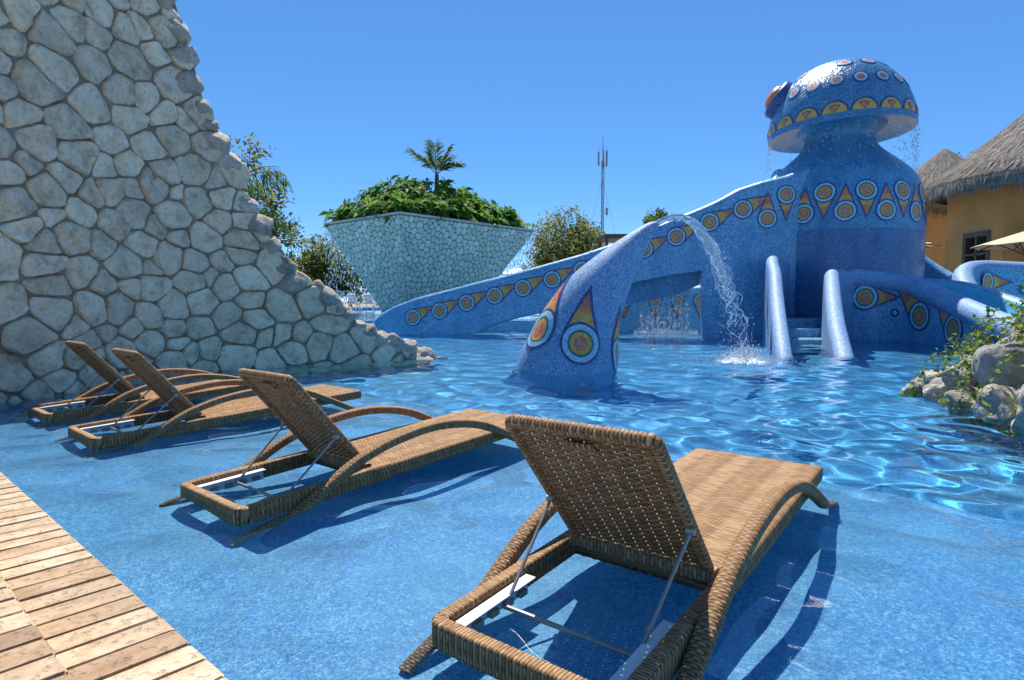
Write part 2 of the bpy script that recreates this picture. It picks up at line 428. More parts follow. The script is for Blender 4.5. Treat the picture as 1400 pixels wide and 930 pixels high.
ys = axis(-1.5, PY1 - .004, lambda y: max(.022, .0062 * y))
xs = axis(PX0 + .004, PX1 - .004, lambda x: .03 if -4.5 < x < 5 else min(.2, .03 + .012 * (max(-4.5 - x, x - 5))))
X, Y = np.meshgrid(xs, ys)
SP = np.maximum(np.gradient(xs)[None, :], np.gradient(ys)[:, None])
Z = waves(X, Y, SP)
i = np.arange(X.size).reshape(X.shape)
F = np.stack([i[:-1, :-1], i[:-1, 1:], i[1:, 1:], i[1:, :-1]], -1).reshape(-1, 4)
wo = tag(obj('water', mesh_np('water', np.stack([X, Y, Z], -1), F, M['water'])), kind='structure')
wo.cycles.is_caustics_caster = True

ys = axis(PY1 + .004, UY1, lambda y: .10 + .004 * y); xs = axis(UX0, UX1, lambda x: .22)
X, Y = np.meshgrid(xs, ys); Z = UZ + waves(X, Y, np.full_like(X, .1)) * .8
i = np.arange(X.size).reshape(X.shape)
F = np.stack([i[:-1, :-1], i[:-1, 1:], i[1:, 1:], i[1:, :-1]], -1).reshape(-1, 4)
uw = tag(obj('upper_water', mesh_np('upper_water', np.stack([X, Y, Z], -1), F, M['water'])), kind='structure')
uw.cycles.is_caustics_caster = True
mb = MB()
mb.add([(UX0, PY1 + .2, -.6), (UX1, PY1 + .2, -.6), (UX1, UY1, -.6), (UX0, UY1, -.6)], [(0, 1, 2, 3)])
mb.box(UX0 - .3, UX1 + .3, UY1, UY1 + .5, -.6, G + .03); mb.box(UX0 - .3, UX0, PY1, UY1 - .003, -.6, G + .03); mb.box(UX1, UX1 + .3, PY1 + .4, UY1 - .003, -.6, G + .03)
RECEIVERS.append(tag(mb.build('upper_pool_floor', M['floor'], smooth=False), kind='structure'))

# ------------------------------------------------------------------ deck of travertine boards
def board_mesh(L, W, H, seed):
    r = random.Random(seed); mb = bmesh.new(); bmesh.ops.create_cube(mb, size=1)
    for v in mb.verts: v.co = Vector((v.co.x * L, v.co.y * W, v.co.z * H))
    bmesh.ops.bevel(mb, geom=mb.edges[:], offset=.006, segments=2, affect='EDGES', clamp_overlap=True)
    for v in mb.verts:
        if v.co.z > 0: v.co.z += r.uniform(-.002, .002)
        v.co.y += r.uniform(-.0022, .0022)
    me = bpy.data.meshes.new('board'); mb.to_mesh(me); mb.free()
    me.materials.append(M['trav']); me.polygons.foreach_set('use_smooth', [True] * len(me.polygons)); me.set_sharp_from_angle(angle=R(35)); return me
deck = empty('pool_coping', cq(C_EDGE, 0, 0), TH); tag(deck, kind='structure')
# local: +x into the pool (c), +y = -q
variants = [board_mesh(.40, .1015, .05, k) for k in range(6)]
mb = MB(); mb.box(-.62, -.012, -4.5, 6.5, -.5, -.012); mb.build('bed', M['joint'], deck, False)
mb = MB(); mb.box(-.02, -.006, -4.5, 6.5, -.5, -.03); o_ = mb.build('riser', M['floor'], deck, False); RECEIVERS.append(o_)
q = -1.2; k = 0
while q < 6.4:
    o = obj('board', variants[k % 6], deck, (-.20, q, -.005 + random.uniform(-.0015, .0015)))
    o.rotation_euler = (random.uniform(-.006, .006), random.uniform(-.004, .004), random.uniform(-.006, .006) + (math.pi if k % 2 else 0))
    q += .1045; k += 1
step = empty('deck_step', cq(C_STEP, 0, 0), TH); tag(step, kind='structure')
sv = [board_mesh(.62, .1015, .05, 20 + k) for k in range(6)]
mb = MB(); mb.box(-3.4, -.03, -4.5, 6.5, -.4, .066); mb.build('bed', M['joint'], step, False)
q = -1.15; k = 0
while q < 3.0:
    o = obj('board', sv[k % 6], step, (-.322, q, .072 + random.uniform(-.0015, .0015)))
    o.rotation_euler = (random.uniform(-.006, .006), random.uniform(-.004, .004), random.uniform(-.005, .005) + (math.pi if k % 2 else 0))
    q += .1045; k += 1
mb = MB(); mb.box(-3.4, -.655, -4.5, 6.5, .07, .093); mb.build('paving_slab', M['paving'], step, False)

# ------------------------------------------------------------------ stones by Voronoi cells
def clip(poly, a, b, c):
    """keep a*x+b*y<=c"""
    out = []
    for k in range(len(poly)):
        p, q_ = poly[k], poly[(k + 1) % len(poly)]
        dp = a * p[0] + b * p[1] - c; dq = a * q_[0] + b * q_[1] - c
        if dp <= 0: out.append(p)
        if dp * dq < 0:
            t = dp / (dp - dq); out.append((p[0] + (q_[0] - p[0]) * t, p[1] + (q_[1] - p[1]) * t))
    return out
def area(P): return .5 * sum(P[k][0] * P[(k + 1) % len(P)][1] - P[(k + 1) % len(P)][0] * P[k][1] for k in range(len(P)))
def cells(pts, bound, sx=1.0, wts=None):
    """Voronoi cells of pts inside the convex polygon bound; sx>1 stretches cells sideways"""
    pts = np.array(pts); S = pts * [1 / sx, 1]; out = []
    for k, p in enumerate(S):
        poly = [(x / sx, y) for x, y in bound]
        d = np.hypot(*(S - p).T); order = np.argsort(d)[1:28]
        for j in order:
            if len(poly) < 3: break
            m = (S[j] + p) / 2; v = S[j] - p
            poly = clip(poly, v[0], v[1], v @ m + (0 if wts is None else (wts[k] - wts[j]) / 2))
        out.append([(x * sx, y) for x, y in poly])
    return out
def scatter(x0, x1, y0, y1, inside, d0, d1, tries, r, sx=1.0):
    """dart throwing with varying minimum distance"""
    P = []; Dm = []
    for _ in range(tries):
        x, y = r.uniform(x0, x1), r.uniform(y0, y1)
        if not inside(x, y): continue
        d = d0 + (d1 - d0) * r.random() ** 1.4
        ok = True
        for (a, b), e in zip(P, Dm):
            if ((x - a) / sx) ** 2 + (y - b) ** 2 < (min(d, e) * .35 + max(d, e) * .65) ** 2: ok = False; break
        if ok: P.append((x, y)); Dm.append(d)
    return P
def shrink_round(poly, gap, n):
    """inset the cell, round its corners, resample to n points"""
    c = np.mean(poly, axis=0); A = poly
    for k in range(len(poly)):
        p, q_ = np.array(poly[k]), np.array(poly[(k + 1) % len(poly)]); e = q_ - p; L = np.hypot(*e)
        if L < 1e-6: continue
        nn = np.array([e[1], -e[0]]) / L
        if nn @ (c - p) > 0: nn = -nn
        A = clip(A, nn[0], nn[1], nn @ p - gap)
        if len(A) < 3: return None
    P = np.array(A)
    for w_ in (.13, .2):
        Q = np.roll(P, -1, axis=0); P = np.stack([P * (1 - w_) + Q * w_, P * w_ + Q * (1 - w_)], 1).reshape(-1, 2)
    Pc = np.vstack([P, P[:1]]); L = np.r_[0, np.cumsum(np.hypot(*np.diff(Pc, axis=0).T))]
    if L[-1] < .05: return None
    s = np.linspace(0, L[-1], n, endpoint=False)
    return np.stack([np.interp(s, L, Pc[:, 0]), np.interp(s, L, Pc[:, 1])], 1)
def stone_mesh(loop, mapf, origin, mat, proud, r, name='stone', flat=.5):
    """a stone whose face bulges out of the wall; mapf(s, z, depth) -> world"""
    n = len(loop); c = loop.mean(axis=0)
    loop = c + (loop - c) * (1 + np.array([r.uniform(-.045, .025) for _ in range(n)]))[:, None]
    tilt = np.array([r.uniform(-.09, .09), r.uniform(-.09, .09)]); pr = proud * r.uniform(.7, 1.3)
    off = np.array([r.uniform(-.12, .12), r.uniform(-.12, .12)]) * .3
    rings = []; size = math.sqrt(abs(area([tuple(p) for p in loop])))
    sd = r.uniform(0, 99)
    for sc_, dp in ((1.0, -.07), (1.0, pr * .45), (.93, pr * .85), (.66, pr * 1.0), (.33, pr * 1.02)):
        row = []
        for p in loop:
            q_ = c + (p - c) * sc_ + off * (1 - sc_) * size
            d = dp
            if dp > 0:
                d += ((q_ - c) @ tilt) * min(1, pr * 14) + (mnoise.noise(Vector((q_[0] * 7 + sd, q_[1] * 7, sd)))) * pr * flat
            row.append(mapf(q_[0], q_[1], d))
        rings.append(row)
    V, F = loft(rings); V = list(V)
    q_ = c + off * size; V.append(mapf(q_[0], q_[1], pr * (1.06 + .3 * mnoise.noise(Vector((q_[0] * 7 + sd, q_[1] * 7, sd))))))
    b = 4 * n; F += [(b + k, b + (k + 1) % n, len(V) - 1) for k in range(n)]
    V = np.array(V) - np.array(origin)
    return mesh_np(name, V, F, mat, True, None, 40)
def rock_mesh(name, size, mat, r, sub=3, cuts=9, rough=.07):
    bm = bmesh.new(); bmesh.ops.create_icosphere(bm, subdivisions=sub, radius=1)
    pl = []
    for _ in range(cuts):
        v = Vector((r.gauss(0, 1), r.gauss(0, 1), r.gauss(0, 1))).normalized(); pl.append((v, r.uniform(.62, .88)))
    sd = Vector((r.uniform(0, 50), r.uniform(0, 50), r.uniform(0, 50)))
    for v in bm.verts:
        p = v.co.copy()
        for nn, d in pl:
            e = p.dot(nn) - d
            if e > 0: p -= nn * e * .9
        p += v.co * (mnoise.fractal(v.co * 1.7 + sd, 1.0, 2.0, 4) * rough * 1.6)
        v.co = Vector((p.x * size[0], p.y * size[1], p.z * size[2]))
    me = bpy.data.meshes.new(name); bm.to_mesh(me); bm.free(); me.materials.append(mat)
    me.polygons.foreach_set('use_smooth', [True] * len(me.polygons)); me.set_sharp_from_angle(angle=R(50)); return me

# ------------------------------------------------------------------ the tall curved stone wall
WC = spline([(-6.3, 1.6), (-5.25, 3.6), (-4.6, 5.6), (-4.25, 7.2), (-3.65, 8.3), (-2.7, 8.98), (-2.0, 9.4), (-1.28, 10.2)], 200)
WS = np.r_[0, np.cumsum(np.hypot(*np.diff(WC, axis=0).T))]
WT = np.gradient(WC, axis=0); WT /= np.hypot(*WT.T)[:, None]
def wall_map(s, z, d):
    x, y = np.interp(s, WS, WC[:, 0]), np.interp(s, WS, WC[:, 1])
    a, b = np.interp(s, WS, WT[:, 0]), np.interp(s, WS, WT[:, 1])
    e = s - WS[-1]
    if e > 0: x += a * e; y += b * e
    return (x + b * d, y - a * d, z)          # d>0: towards the pool
TOP = np.array([(2.4, 6.0), (5.2, 6.0), (6.0, 5.4), (6.49, 4.56), (6.68, 4.01), (6.84, 3.45), (7.0, 3.2), (7.3, 2.75), (7.37, 2.4), (7.55, 2.15), (7.82, 1.71), (7.97, 1.4), (8.3, 1.2), (8.57, 1.0), (8.8, .78), (8.9, .6), (9.25, .47), (9.56, .34), (9.93, .22), (10.3, .02)])
def ztop(s): return float(np.interp(s, TOP[:, 0], TOP[:, 1]))
wall = empty('stone_wall', wall_map(6.5, -.3, 0)); WO = np.array(wall.location)
tag(wall, 'tall curved limestone rubble wall stepping down into the pool behind the loungers', 'wall')
THK = .42
rings = []
for s in np.r_[np.linspace(2.5, 10.22, 150)]:
    zt = ztop(s) - .07
    rings.append([np.array(wall_map(s, -1.06, .0)) - WO, np.array(wall_map(s, zt, .0)) - WO, np.array(wall_map(s, zt, -THK)) - WO, np.array(wall_map(s, -1.06, -THK)) - WO])
V, F = loft(rings, True, True, True)
RECEIVERS.append(obj('mortar', mesh_np('mortar', V, F, M['mortar'], False), wall))
rr = random.Random(5)
def inwall(s, z): return -.5 < z < ztop(s) - .1
pts = scatter(2.6, 10.25, -.5, 6.1, inwall, .17, .44, 26000, rr, 1.25)
tl = np.r_[0, np.cumsum(np.hypot(*np.diff(TOP, axis=0).T))]; edge_pts = []
for q in np.arange(0, tl[-1], .13):
    a_, b_ = np.interp(q - .12, tl, TOP[:, 0]), np.interp(q - .12, tl, TOP[:, 1]); c_, d_ = np.interp(q + .12, tl, TOP[:, 0]), np.interp(q + .12, tl, TOP[:, 1]); L_ = math.hypot(c_ - a_, d_ - b_) + 1e-6
    edge_pts.append(((a_ + c_) / 2 - (d_ - b_) / L_ * .16, (b_ + d_) / 2 + (c_ - a_) / L_ * .16))
ghost = [(s, -.78 - rr.random() * .1) for s in np.arange(2.5, 10.4, .33)] + edge_pts + [(2.3, z) for z in np.arange(-.4, 6, .35)]
CL = cells(pts + ghost, [(2.3, -1), (10.6, -1), (10.6, 6.6), (2.3, 6.6)], 1.25, [rr.uniform(-.017, .017) for _ in pts] + [0] * len(ghost))
stones = []
for p, poly in zip(pts, CL):
    if len(poly) < 3: continue
    lp = shrink_round(poly, .004 + rr.random() * .008, 22)
    if lp is None: continue
    a = abs(area([tuple(x) for x in lp])); stones.append((a, lp))
stones.sort(key=lambda t: -t[0])
for a, lp in stones:
    c = lp.mean(axis=0); og = np.array(wall_map(c[0], c[1], 0))
    me = stone_mesh(lp, wall_map, og, M['stone'], .042, rr, flat=1.3)
    o = obj('stone', me, wall, og - WO)
    if c[1] < .15: RECEIVERS.append(o)
# smaller stones filling corners between the big ones are left to the mortar; rim stones ride along the broken top edge
s = 5.3
while s < 10.15:
    zt = ztop(s); sl_ = (ztop(s + .05) - ztop(s - .05)) / .1
    size = rr.uniform(.12, .25) * (1.0 if s < 9 else .95)
    for dep in (-.05, -.34):
        sz = (size * rr.uniform(.9, 1.25), size * rr.uniform(.85, 1.1), size * rr.uniform(.7, .95))
        me = rock_mesh('stone', sz, M['rim'], rr, 3, 22, .06)
        ln_ = math.sqrt(1 + sl_ * sl_); inn = size * .62 + rr.uniform(-.03, .03)
        P_ = np.array(wall_map(s + sl_ / ln_ * inn, zt - inn / ln_, dep)) - WO
        o = obj('stone', me, wall, P_); k = int(np.clip(np.searchsorted(WS, s), 0, 199)); ang = math.atan2(WT[k, 1], WT[k, 0])
        o.rotation_euler = (rr.uniform(-.3, .3), rr.uniform(-.25, .25) - math.atan(sl_) * -.15, ang + rr.uniform(-.3, .3))
        if zt < .3: RECEIVERS.append(o)
    s += (size * 1.35) / math.sqrt(1 + sl_ * sl_)
for s, z, d, q in ((10.05, .02, .1, .17), (10.2, -.05, -.1, .2), (9.9, -.05, .14, .18)):
    o = obj('stone', rock_mesh('stone', (q * 1.2, q, q * .85), M['rim'], rr, 3, 10, .09), wall, np.array(wall_map(s, z, d)) - WO); o.rotation_euler = (rr.random(), rr.random(), rr.random() * 3)
    RECEIVERS.append(o)

# ------------------------------------------------------------------ woven sun loungers
def weave(S, Wd, ps, pw, A, seed=0):
    """over-under weave: weft strands across at pitch ps, warps along at pitch pw -> height, strand tone with painted gap shade"""
    i = np.floor(S / ps); fs = S / ps - i
    j = Wd / pw
    over = .5 + .5 * np.cos(math.pi * (j + i))
    weft = np.sqrt(np.clip(1 - ((fs - .5) / .5) ** 2, 0, 1)) * (.35 + .65 * over)
    fj = j - np.floor(j + .5)
    warp = np.sqrt(np.clip(1 - (fj / .28) ** 2, 0, 1)) * (.35 + .6 * (1 - over)) * (np.abs(fj) < .28)
    h = np.maximum(weft, warp)
    seg = np.floor((j + i) / 2 + .5); cj = np.floor(j + .5)
    t = np.sin(i * 12.9898 + seg * 78.233 + seed) * 43758.5453; t = t - np.floor(t)
    t2 = np.sin(cj * 91.345 + seed * 3.1) * 47453.55; t2 = t2 - np.floor(t2)
    tone = np.where(weft >= warp, .42 + .42 * t, .24 + .14 * t2)
    tone = np.where(h < .42, 0.0, tone)          # low gaps of the weave coloured dark, shade between strands painted in
    return A * h, tone
def woven(name, path, side, loop, ps=.012, pw=.018, A=.0035, step=.003, caps=True, scale=None, seed=0, exact=False, flip=False):
    """sweep of a closed loop (a along side, b along normal) with woven relief. path: (n,3)"""
    P = np.asarray(path, float); L = np.r_[0, np.cumsum(np.linalg.norm(np.diff(P, axis=0), axis=1))]
    step = ps / max(4, round(ps / step)); n = max(3, int(L[-1] / step)); S = np.arange(n) * step
    P = np.stack([np.interp(S, L, P[:, k]) for k in range(3)], 1)
    T = np.gradient(P, axis=0); T /= np.linalg.norm(T, axis=1)[:, None]
    sd = np.asarray(side, float)
    if sd.ndim == 1: sd = np.repeat(sd[None], n, 0)
    elif len(sd) != n:
        sd = np.stack([np.interp(np.linspace(0, 1, n), np.linspace(0, 1, len(sd)), sd[:, k]) for k in range(3)], 1); sd /= np.linalg.norm(sd, axis=1)[:, None]
    B = np.cross(T, sd) if not flip else np.cross(sd, T); B /= np.linalg.norm(B, axis=1)[:, None]
    lp = np.asarray(loop, float); m = len(lp)
    d = np.roll(lp, -1, 0) - np.roll(lp, 1, 0); nr = np.stack([d[:, 1], -d[:, 0]], 1); nr /= np.linalg.norm(nr, axis=1)[:, None]
    if ((lp - lp.mean(0)) * nr).sum() < 0: nr = -nr
    W = np.r_[0, np.cumsum(np.linalg.norm(np.diff(np.vstack([lp, lp[:1]]), axis=0), axis=1))]
    per = W[-1]; pwa = pw if exact else per / (2 * max(1, round(per / pw / 2))); W = W[:-1]
    SS, WW = np.meshgrid(S, W, indexing='ij')
    h, tone = weave(SS, WW, ps, pwa, A, seed)
    sc_ = np.ones(n) if scale is None else np.interp(S / L[-1], np.linspace(0, 1, len(scale)), scale)
    a = lp[None, :, 0] * sc_[:, None] + nr[None, :, 0] * h; b = lp[None, :, 1] * sc_[:, None] + nr[None, :, 1] * h
    V = P[:, None] + a[..., None] * sd[:, None] + b[..., None] * B[:, None]
    idx = np.arange(n * m).reshape(n, m); nxt = np.roll(idx, -1, 1)
    F = np.stack([idx[:-1], nxt[:-1], nxt[1:], idx[1:]], -1).reshape(-1, 4)
    V = V.reshape(-1, 3); tone = tone.ravel()
    if caps:
        base = len(V); V = np.vstack([V, P[:1] - T[:1] * .006, P[-1:] + T[-1:] * .006]); tone = np.r_[tone, .5, .5]
        tri = [[idx[0, k], idx[0, (k + 1) % m], base, base] for k in range(m)] + [[idx[-1, (k + 1) % m], idx[-1, k], base + 1, base + 1] for k in range(m)]
        Fl = [tuple(q) for q in F.tolist()] + [tuple(q[:3]) for q in tri]
    else: Fl = F
    me = mesh_np(name, V, Fl, M['wicker'], True)
    at = me.attributes.new('strand', 'FLOAT', 'POINT'); at.data.foreach_set('value', tone.astype(np.float32))
    return me
def oval(a, b, n, e=2.6):
    t = np.linspace(0, 2 * math.pi, n, endpoint=False)
    c, s = np.cos(t), np.sin(t)
    return np.stack([a * np.sign(c) * np.abs(c) ** (2 / e), b * np.sign(s) * np.abs(s) ** (2 / e)], 1)
def rrect_loop(w_, h_, step_, coarse=None):
    """rectangle loop sampled finely along the top, coarser below"""
    r = .012; pts = []
    top = np.linspace(-w_ / 2 + r, w_ / 2 - r, round((w_ - 2 * r) / step_) + 1); pts += [(x, h_ / 2) for x in top]
    pts += [(w_ / 2 - .003, h_ / 2 - .003)] + [(w_ / 2, y) for y in np.linspace(h_ / 2 - r, -h_ / 2 + r, 14)] + [(w_ / 2 - .003, -h_ / 2 + .003)]
    pts += [(x, -h_ / 2) for x in np.linspace(w_ / 2 - r, -w_ / 2 + r, 30)]
    pts += [(-w_ / 2 + .003, -h_ / 2 + .003)] + [(-w_ / 2, y) for y in np.linspace(-h_ / 2 + r, h_ / 2 - r, 14)] + [(-w_ / 2 + .003, h_ / 2 - .003)]
    return np.array(pts)
LZ = -SHELF_Z                              # local z of the water level
def ft(u): return LZ + .066 + .047 * u      # top of the frame
HW = .302
def lounger():
    root = empty('sun_lounger')
    # frame: U of woven bar round the open head end
    bw, bh = .024, .042
    r = .027
    zc = lambda u: ft(u) - bh
    P = [(.80, HW - bw, zc(.8)), (.02 + r, HW - bw, zc(.05))]
    P += [(bw + r - r * math.sin(t), HW - bw - r + r * math.cos(t), zc(.03)) for t in np.linspace(0, math.pi / 2, 8)]
    P += [(x, -y, z) for x, y, z in P[::-1]]
    P = np.array(P)
    # side vector = horizontal normal of the path
    L = np.r_[0, np.cumsum(np.linalg.norm(np.diff(P, axis=0), axis=1))]; n = max(3, int(L[-1] / .003)); S = np.linspace(0, L[-1], n)
    Q = np.stack([np.interp(S, L, P[:, k]) for k in range(3)], 1); T = np.gradient(Q, axis=0); side = np.stack([T[:, 1], -T[:, 0], T[:, 2] * 0], 1); side /= np.linalg.norm(side, axis=1)[:, None]
    obj('frame', woven('frame', P, side, oval(bw - .003, bh - .004, 36, 7), .0105, .016, .0034, step=.0026, seed=1), root)
    # seat: woven slab from the hinge to the foot end
    us = np.linspace(.70, 1.995, 8)
    path = [(u, 0, ft(u) - .040) for u in us]
    obj('seat', woven('seat', path, (0, -1, 0), rrect_loop(2 * HW, .066, .022 / 6), .0115, .022, .0036, step=.0028, seed=2, exact=True, flip=False), root)
    # backrest: woven sheet with open eyelets, bordered by a woven edge roll
    be, bl, hwb = .8685, .635, .250
    hz = ft(.69) + .013; d = np.array([-math.cos(be), 0, math.sin(be)]); nrm = np.array([math.sin(be), 0, math.cos(be)])
    H0 = np.array([.69, 0, hz])
    ns, nw = int((bl - .03) / (.0115 / 4)), 126
    S, W = np.meshgrid(.0115 + np.arange(ns) * .0115 / 4, np.linspace(-hwb + .02, hwb - .02, nw), indexing='ij')
    h, tone = weave(S, W + .5, .0115, .022, .006, 3)
    V = H0 + d * S[..., None] + np.array([0, 1, 0]) * W[..., None] + nrm * (h - .012)[..., None]
    idx = np.arange(ns * nw).reshape(ns, nw)
    F = np.stack([idx[:-1, :-1], idx[1:, :-1], idx[1:, 1:], idx[:-1, 1:]], -1).reshape(-1, 4)
    hm = (h[:-1, :-1] + h[1:, :-1] + h[1:, 1:] + h[:-1, 1:]).ravel() / 4
    jj = np.floor((W[:-1, :-1] + .5) / .022 * 2); si = np.repeat(np.arange(ns - 1), nw - 1); wi = np.tile(np.arange(nw - 1), ns - 1); keep = ~((hm < .0034) & (wi % 12 < 1) & (si % 8 < 1))
    o = obj('backrest', None or mesh_np('backrest', V, F[keep], M['wicker'], True), root)
    at = o.data.attributes.new('strand', 'FLOAT', 'POINT'); at.data.foreach_set('value', tone.ravel().astype(np.float32))
    r = .022; e0 = hwb - .016
    P = [(0, e0), (bl - .03 - r, e0)] + [(bl - .02 - r + r * math.sin(t), e0 - r + r * math.cos(t)) for t in np.linspace(0, math.pi / 2, 6)]
    P = P + [(a, -b) for a, b in P[::-1]]
    P3 = np.array([H0 + d * a + np.array([0, b, 0]) - nrm * .008 for a, b in P])
    L = np.r_[0, np.cumsum(np.linalg.norm(np.diff(P3, axis=0), axis=1))]; n = max(3, int(L[-1] / .003)); S = np.linspace(0, L[-1], n)
    Q = np.stack([np.interp(S, L, P3[:, k]) for k in range(3)], 1); T = np.gradient(Q, axis=0); T /= np.linalg.norm(T, axis=1)[:, None]; side = np.cross(nrm, T)
    edge = obj('edge_roll', woven('edge_roll', P3, side, oval(.014, .015, 22, 2.4), .0125, .015, .004, seed=5, step=.0028), o)
    hd = [(H0 + d * (bl - .075) + np.array([0, y, 0]) - nrm * z) for y, z in ((-.05, .012), (-.043, .022), (0, .025), (.043, .022), (.05, .012))]
    obj('handle', woven('handle', spline(hd, 12), d, oval(.014, .006, 12), .009, .03, .002, seed=6), o)
    # bottom roll at the hinge
    obj('hinge_roll', woven('hinge_roll', [H0 + np.array([-.004, -hwb - .01, -.022]), H0 + np.array([-.004, hwb + .01, -.022])], (1, 0, 0), oval(.020, .024, 18), .014, .018, .004, seed=9), root)
    # arched legs that sweep up beside the seat as arms
    prof = [(-.045, .012), (.04, .055), (.27, LZ + .005), (.40, LZ + .075), (.57, LZ + .16), (.79, LZ + .222), (1.04, LZ + .252), (1.25, LZ + .241), (1.45, LZ + .198), (1.65, LZ + .115), (1.86, LZ + .015), (2.03, .06), (2.10, .014)]
    path = [(u, 0, z) for u, z in spline(prof, 120)]
    lm = woven('arched_leg', path, (0, 1, 0), oval(.0255, .0215, 30, 2.5), .0105, .0165, .0042, seed=8, step=.0026, scale=[.72, .85, 1, 1, 1, 1, 1, 1, .95, .85, .72])
    for sgn in (1, -1):
        o = obj('arched_leg', lm, root, (0, sgn * (HW + .032), 0)); RECEIVERS.append(o)
    # prop that carries the backrest, and its notched rails
    qu, qz = .245, ft(.25) - .050
    for sgn in (1, -1):
        mb = MB(); top = H0 + d * .235 + np.array([0, sgn * (hwb - .012), 0]) - nrm * .024
        mb.tube([top, (qu, sgn * .212, qz)], .0055, 8); mb.tube([top - np.array([0, .012, 0]), top + np.array([0, .012, 0])], .011, 8)
        mb.build('prop_rod', M['steel'], root)
        mb = MB(); y0, y1 = sorted((sgn * .212, sgn * .252))
        a = math.atan(.047)
        Mx = Matrix.Translation((.07, 0, ft(.07) - .050)) @ Matrix.Rotation(-a, 4, 'Y')
        mb.box(0, .33, min(sgn * .250, sgn * .2495 - sgn * .004), max(sgn * .250, sgn * .2495 - sgn * .004), -.03, .026, Mx)
        ya, yb = sorted((sgn * .212, sgn * .2455)); mb.box(0, .33, ya, yb, .022, .026, Mx)
        nr_ = mb.build('notched_rail', M['rail'], root, False)
        mb = MB()
        for k in range(4): mb.box(.06 + k * .07, .095 + k * .07, min(sgn * .226, sgn * .245), max(sgn * .226, sgn * .245), -.022, -.004, Mx @ Matrix.Rotation(.0, 4, 'Y'))
        mb.build('notch', M['steel'], nr_, False)
    mb = MB(); mb.tube([(qu, -.222, qz), (qu, .222, qz)], .0075, 8); mb.build('prop_bar', M['steel'], root)
    return root
def copy_tree(o, parent=None):
    c = o.copy(); col.objects.link(c); c.parent = parent
    for ch in o.children:
        k = copy_tree(ch, c)
        if ch in RECEIVERS: RECEIVERS.append(k)
    return c
L0 = lounger()
LOC = [((0, 1.424), .916, 'brown woven lounger farthest from the tall stone wall, foot towards the octopus'),
       ((-1.36, 2.659), .871, 'brown woven lounger second in the row from the outer end away from the wall'),
       ((-2.851, 3.975), .849, 'brown woven lounger beside the one nearest the tall stone wall'),
       ((-3.785, 4.809), .861, 'brown woven lounger closest to the tall stone wall, at the row end')]
for k, ((x, y), th, lab) in enumerate(LOC):
    o = L0 if k == 0 else copy_tree(L0)
    o.location = (x, y, SHELF_Z); o.rotation_euler = (0, 0, th)
    tag(o, lab, 'sun lounger', 'woven sun loungers in the shallow water')
# ------------------------------------------------------------------ mosaic motifs laid on curved surfaces
def motif(name, mapf, parent, origin, r, tail=None, ang=0., rings=None, n=26, off=.006):
    """mapf(du, dv, k) -> world point at height k over the surface. Disc of rings, with an optional drop-shaped tail"""
    mb = MB(); ca, sa = math.cos(ang), math.sin(ang)
    def at(x, y, k): return np.array(mapf(x * ca - y * sa, x * sa + y * ca, k)) - origin
    def disc(ra, rb, m, k):
        mb.mi = m
        V = [at(rr_ * math.cos(2 * math.pi * i / n), rr_ * math.sin(2 * math.pi * i / n), k) for rr_ in (ra, rb) for i in range(n)]
        if ra == 0:
            V = [at(0, 0, k)] + V[n:]; mb.add(V, [(0, 1 + i, 1 + (i + 1) % n) for i in range(n)])
        else: mb.add(V, [(i, n + i, n + (i + 1) % n, (i + 1) % n) for i in range(n)])
    if tail:
        for m_, R_, T_, k, lim in ((0, r, tail, off, (0, 1)), (3, r * .86, tail * .86, off * 1.6, (0, .55)), (4, r * .86, tail * .86, off * 1.6, (.55, 1))):
            mb.mi = m_; th = math.acos(R_ / T_); tp = np.array([R_ * math.cos(th), R_ * math.sin(th)]); ap = np.array([T_, 0])
            st = 7; ts = np.linspace(lim[0], lim[1], st); rows = []
            for t in ts:
                p = tp + (ap - tp) * t
                rows.append([at(p[0], p[1] * u, k) for u in (-1, -.5, 0, .5, 1)])
            V, F = loft(rows, False); mb.add(V, F)
    rings = rings or [(0, .22, 5), (.22, .42, 4), (.42, .55, 3), (.55, .68, 2), (.68, .86, 1), (.86, 1.0, 0)]
    for a, b, m in rings: disc(a * r, b * r, m, off * 2.2)
    return mb.build(name, MOT, parent, True, 60)

# ------------------------------------------------------------------ octopus fountain with its slides
OC = np.array([8.92, 17.0]); OZ = DEEP_Z
octo = empty('octopus_fountain', (OC[0], OC[1], OZ)); OO = np.array([OC[0], OC[1], OZ])
tag(octo, 'huge blue mosaic octopus fountain with mushroom head, slides and steps', 'fountain')
BP = np.array([(2.10, OZ), (2.08, 0), (2.06, 1.2), (2.06, 2.4), (2.05, 3.2), (2.0, 3.7), (1.87, 4.1), (1.62, 4.42), (1.28, 4.72), (1.0, 4.98), (.88, 5.2), (.87, 5.38), (1.0, 5.5), (1.15, 5.65), (1.1, 5.95)])
bp = spline(BP, 60)
def body_r(z): return float(np.interp(z, bp[:, 1], bp[:, 0]))
rings = [[(r_ * math.cos(t), r_ * math.sin(t), z - OZ) for t in np.linspace(0, 2 * math.pi, 72, endpoint=False)] for r_, z in bp]
V, F = loft(rings)
PHC = math.atan2(-OC[1], -OC[0])            # the side that faces the deck
body = obj('body', mesh_np('body', V, F, M['tower']), octo); RECEIVERS.append(body)
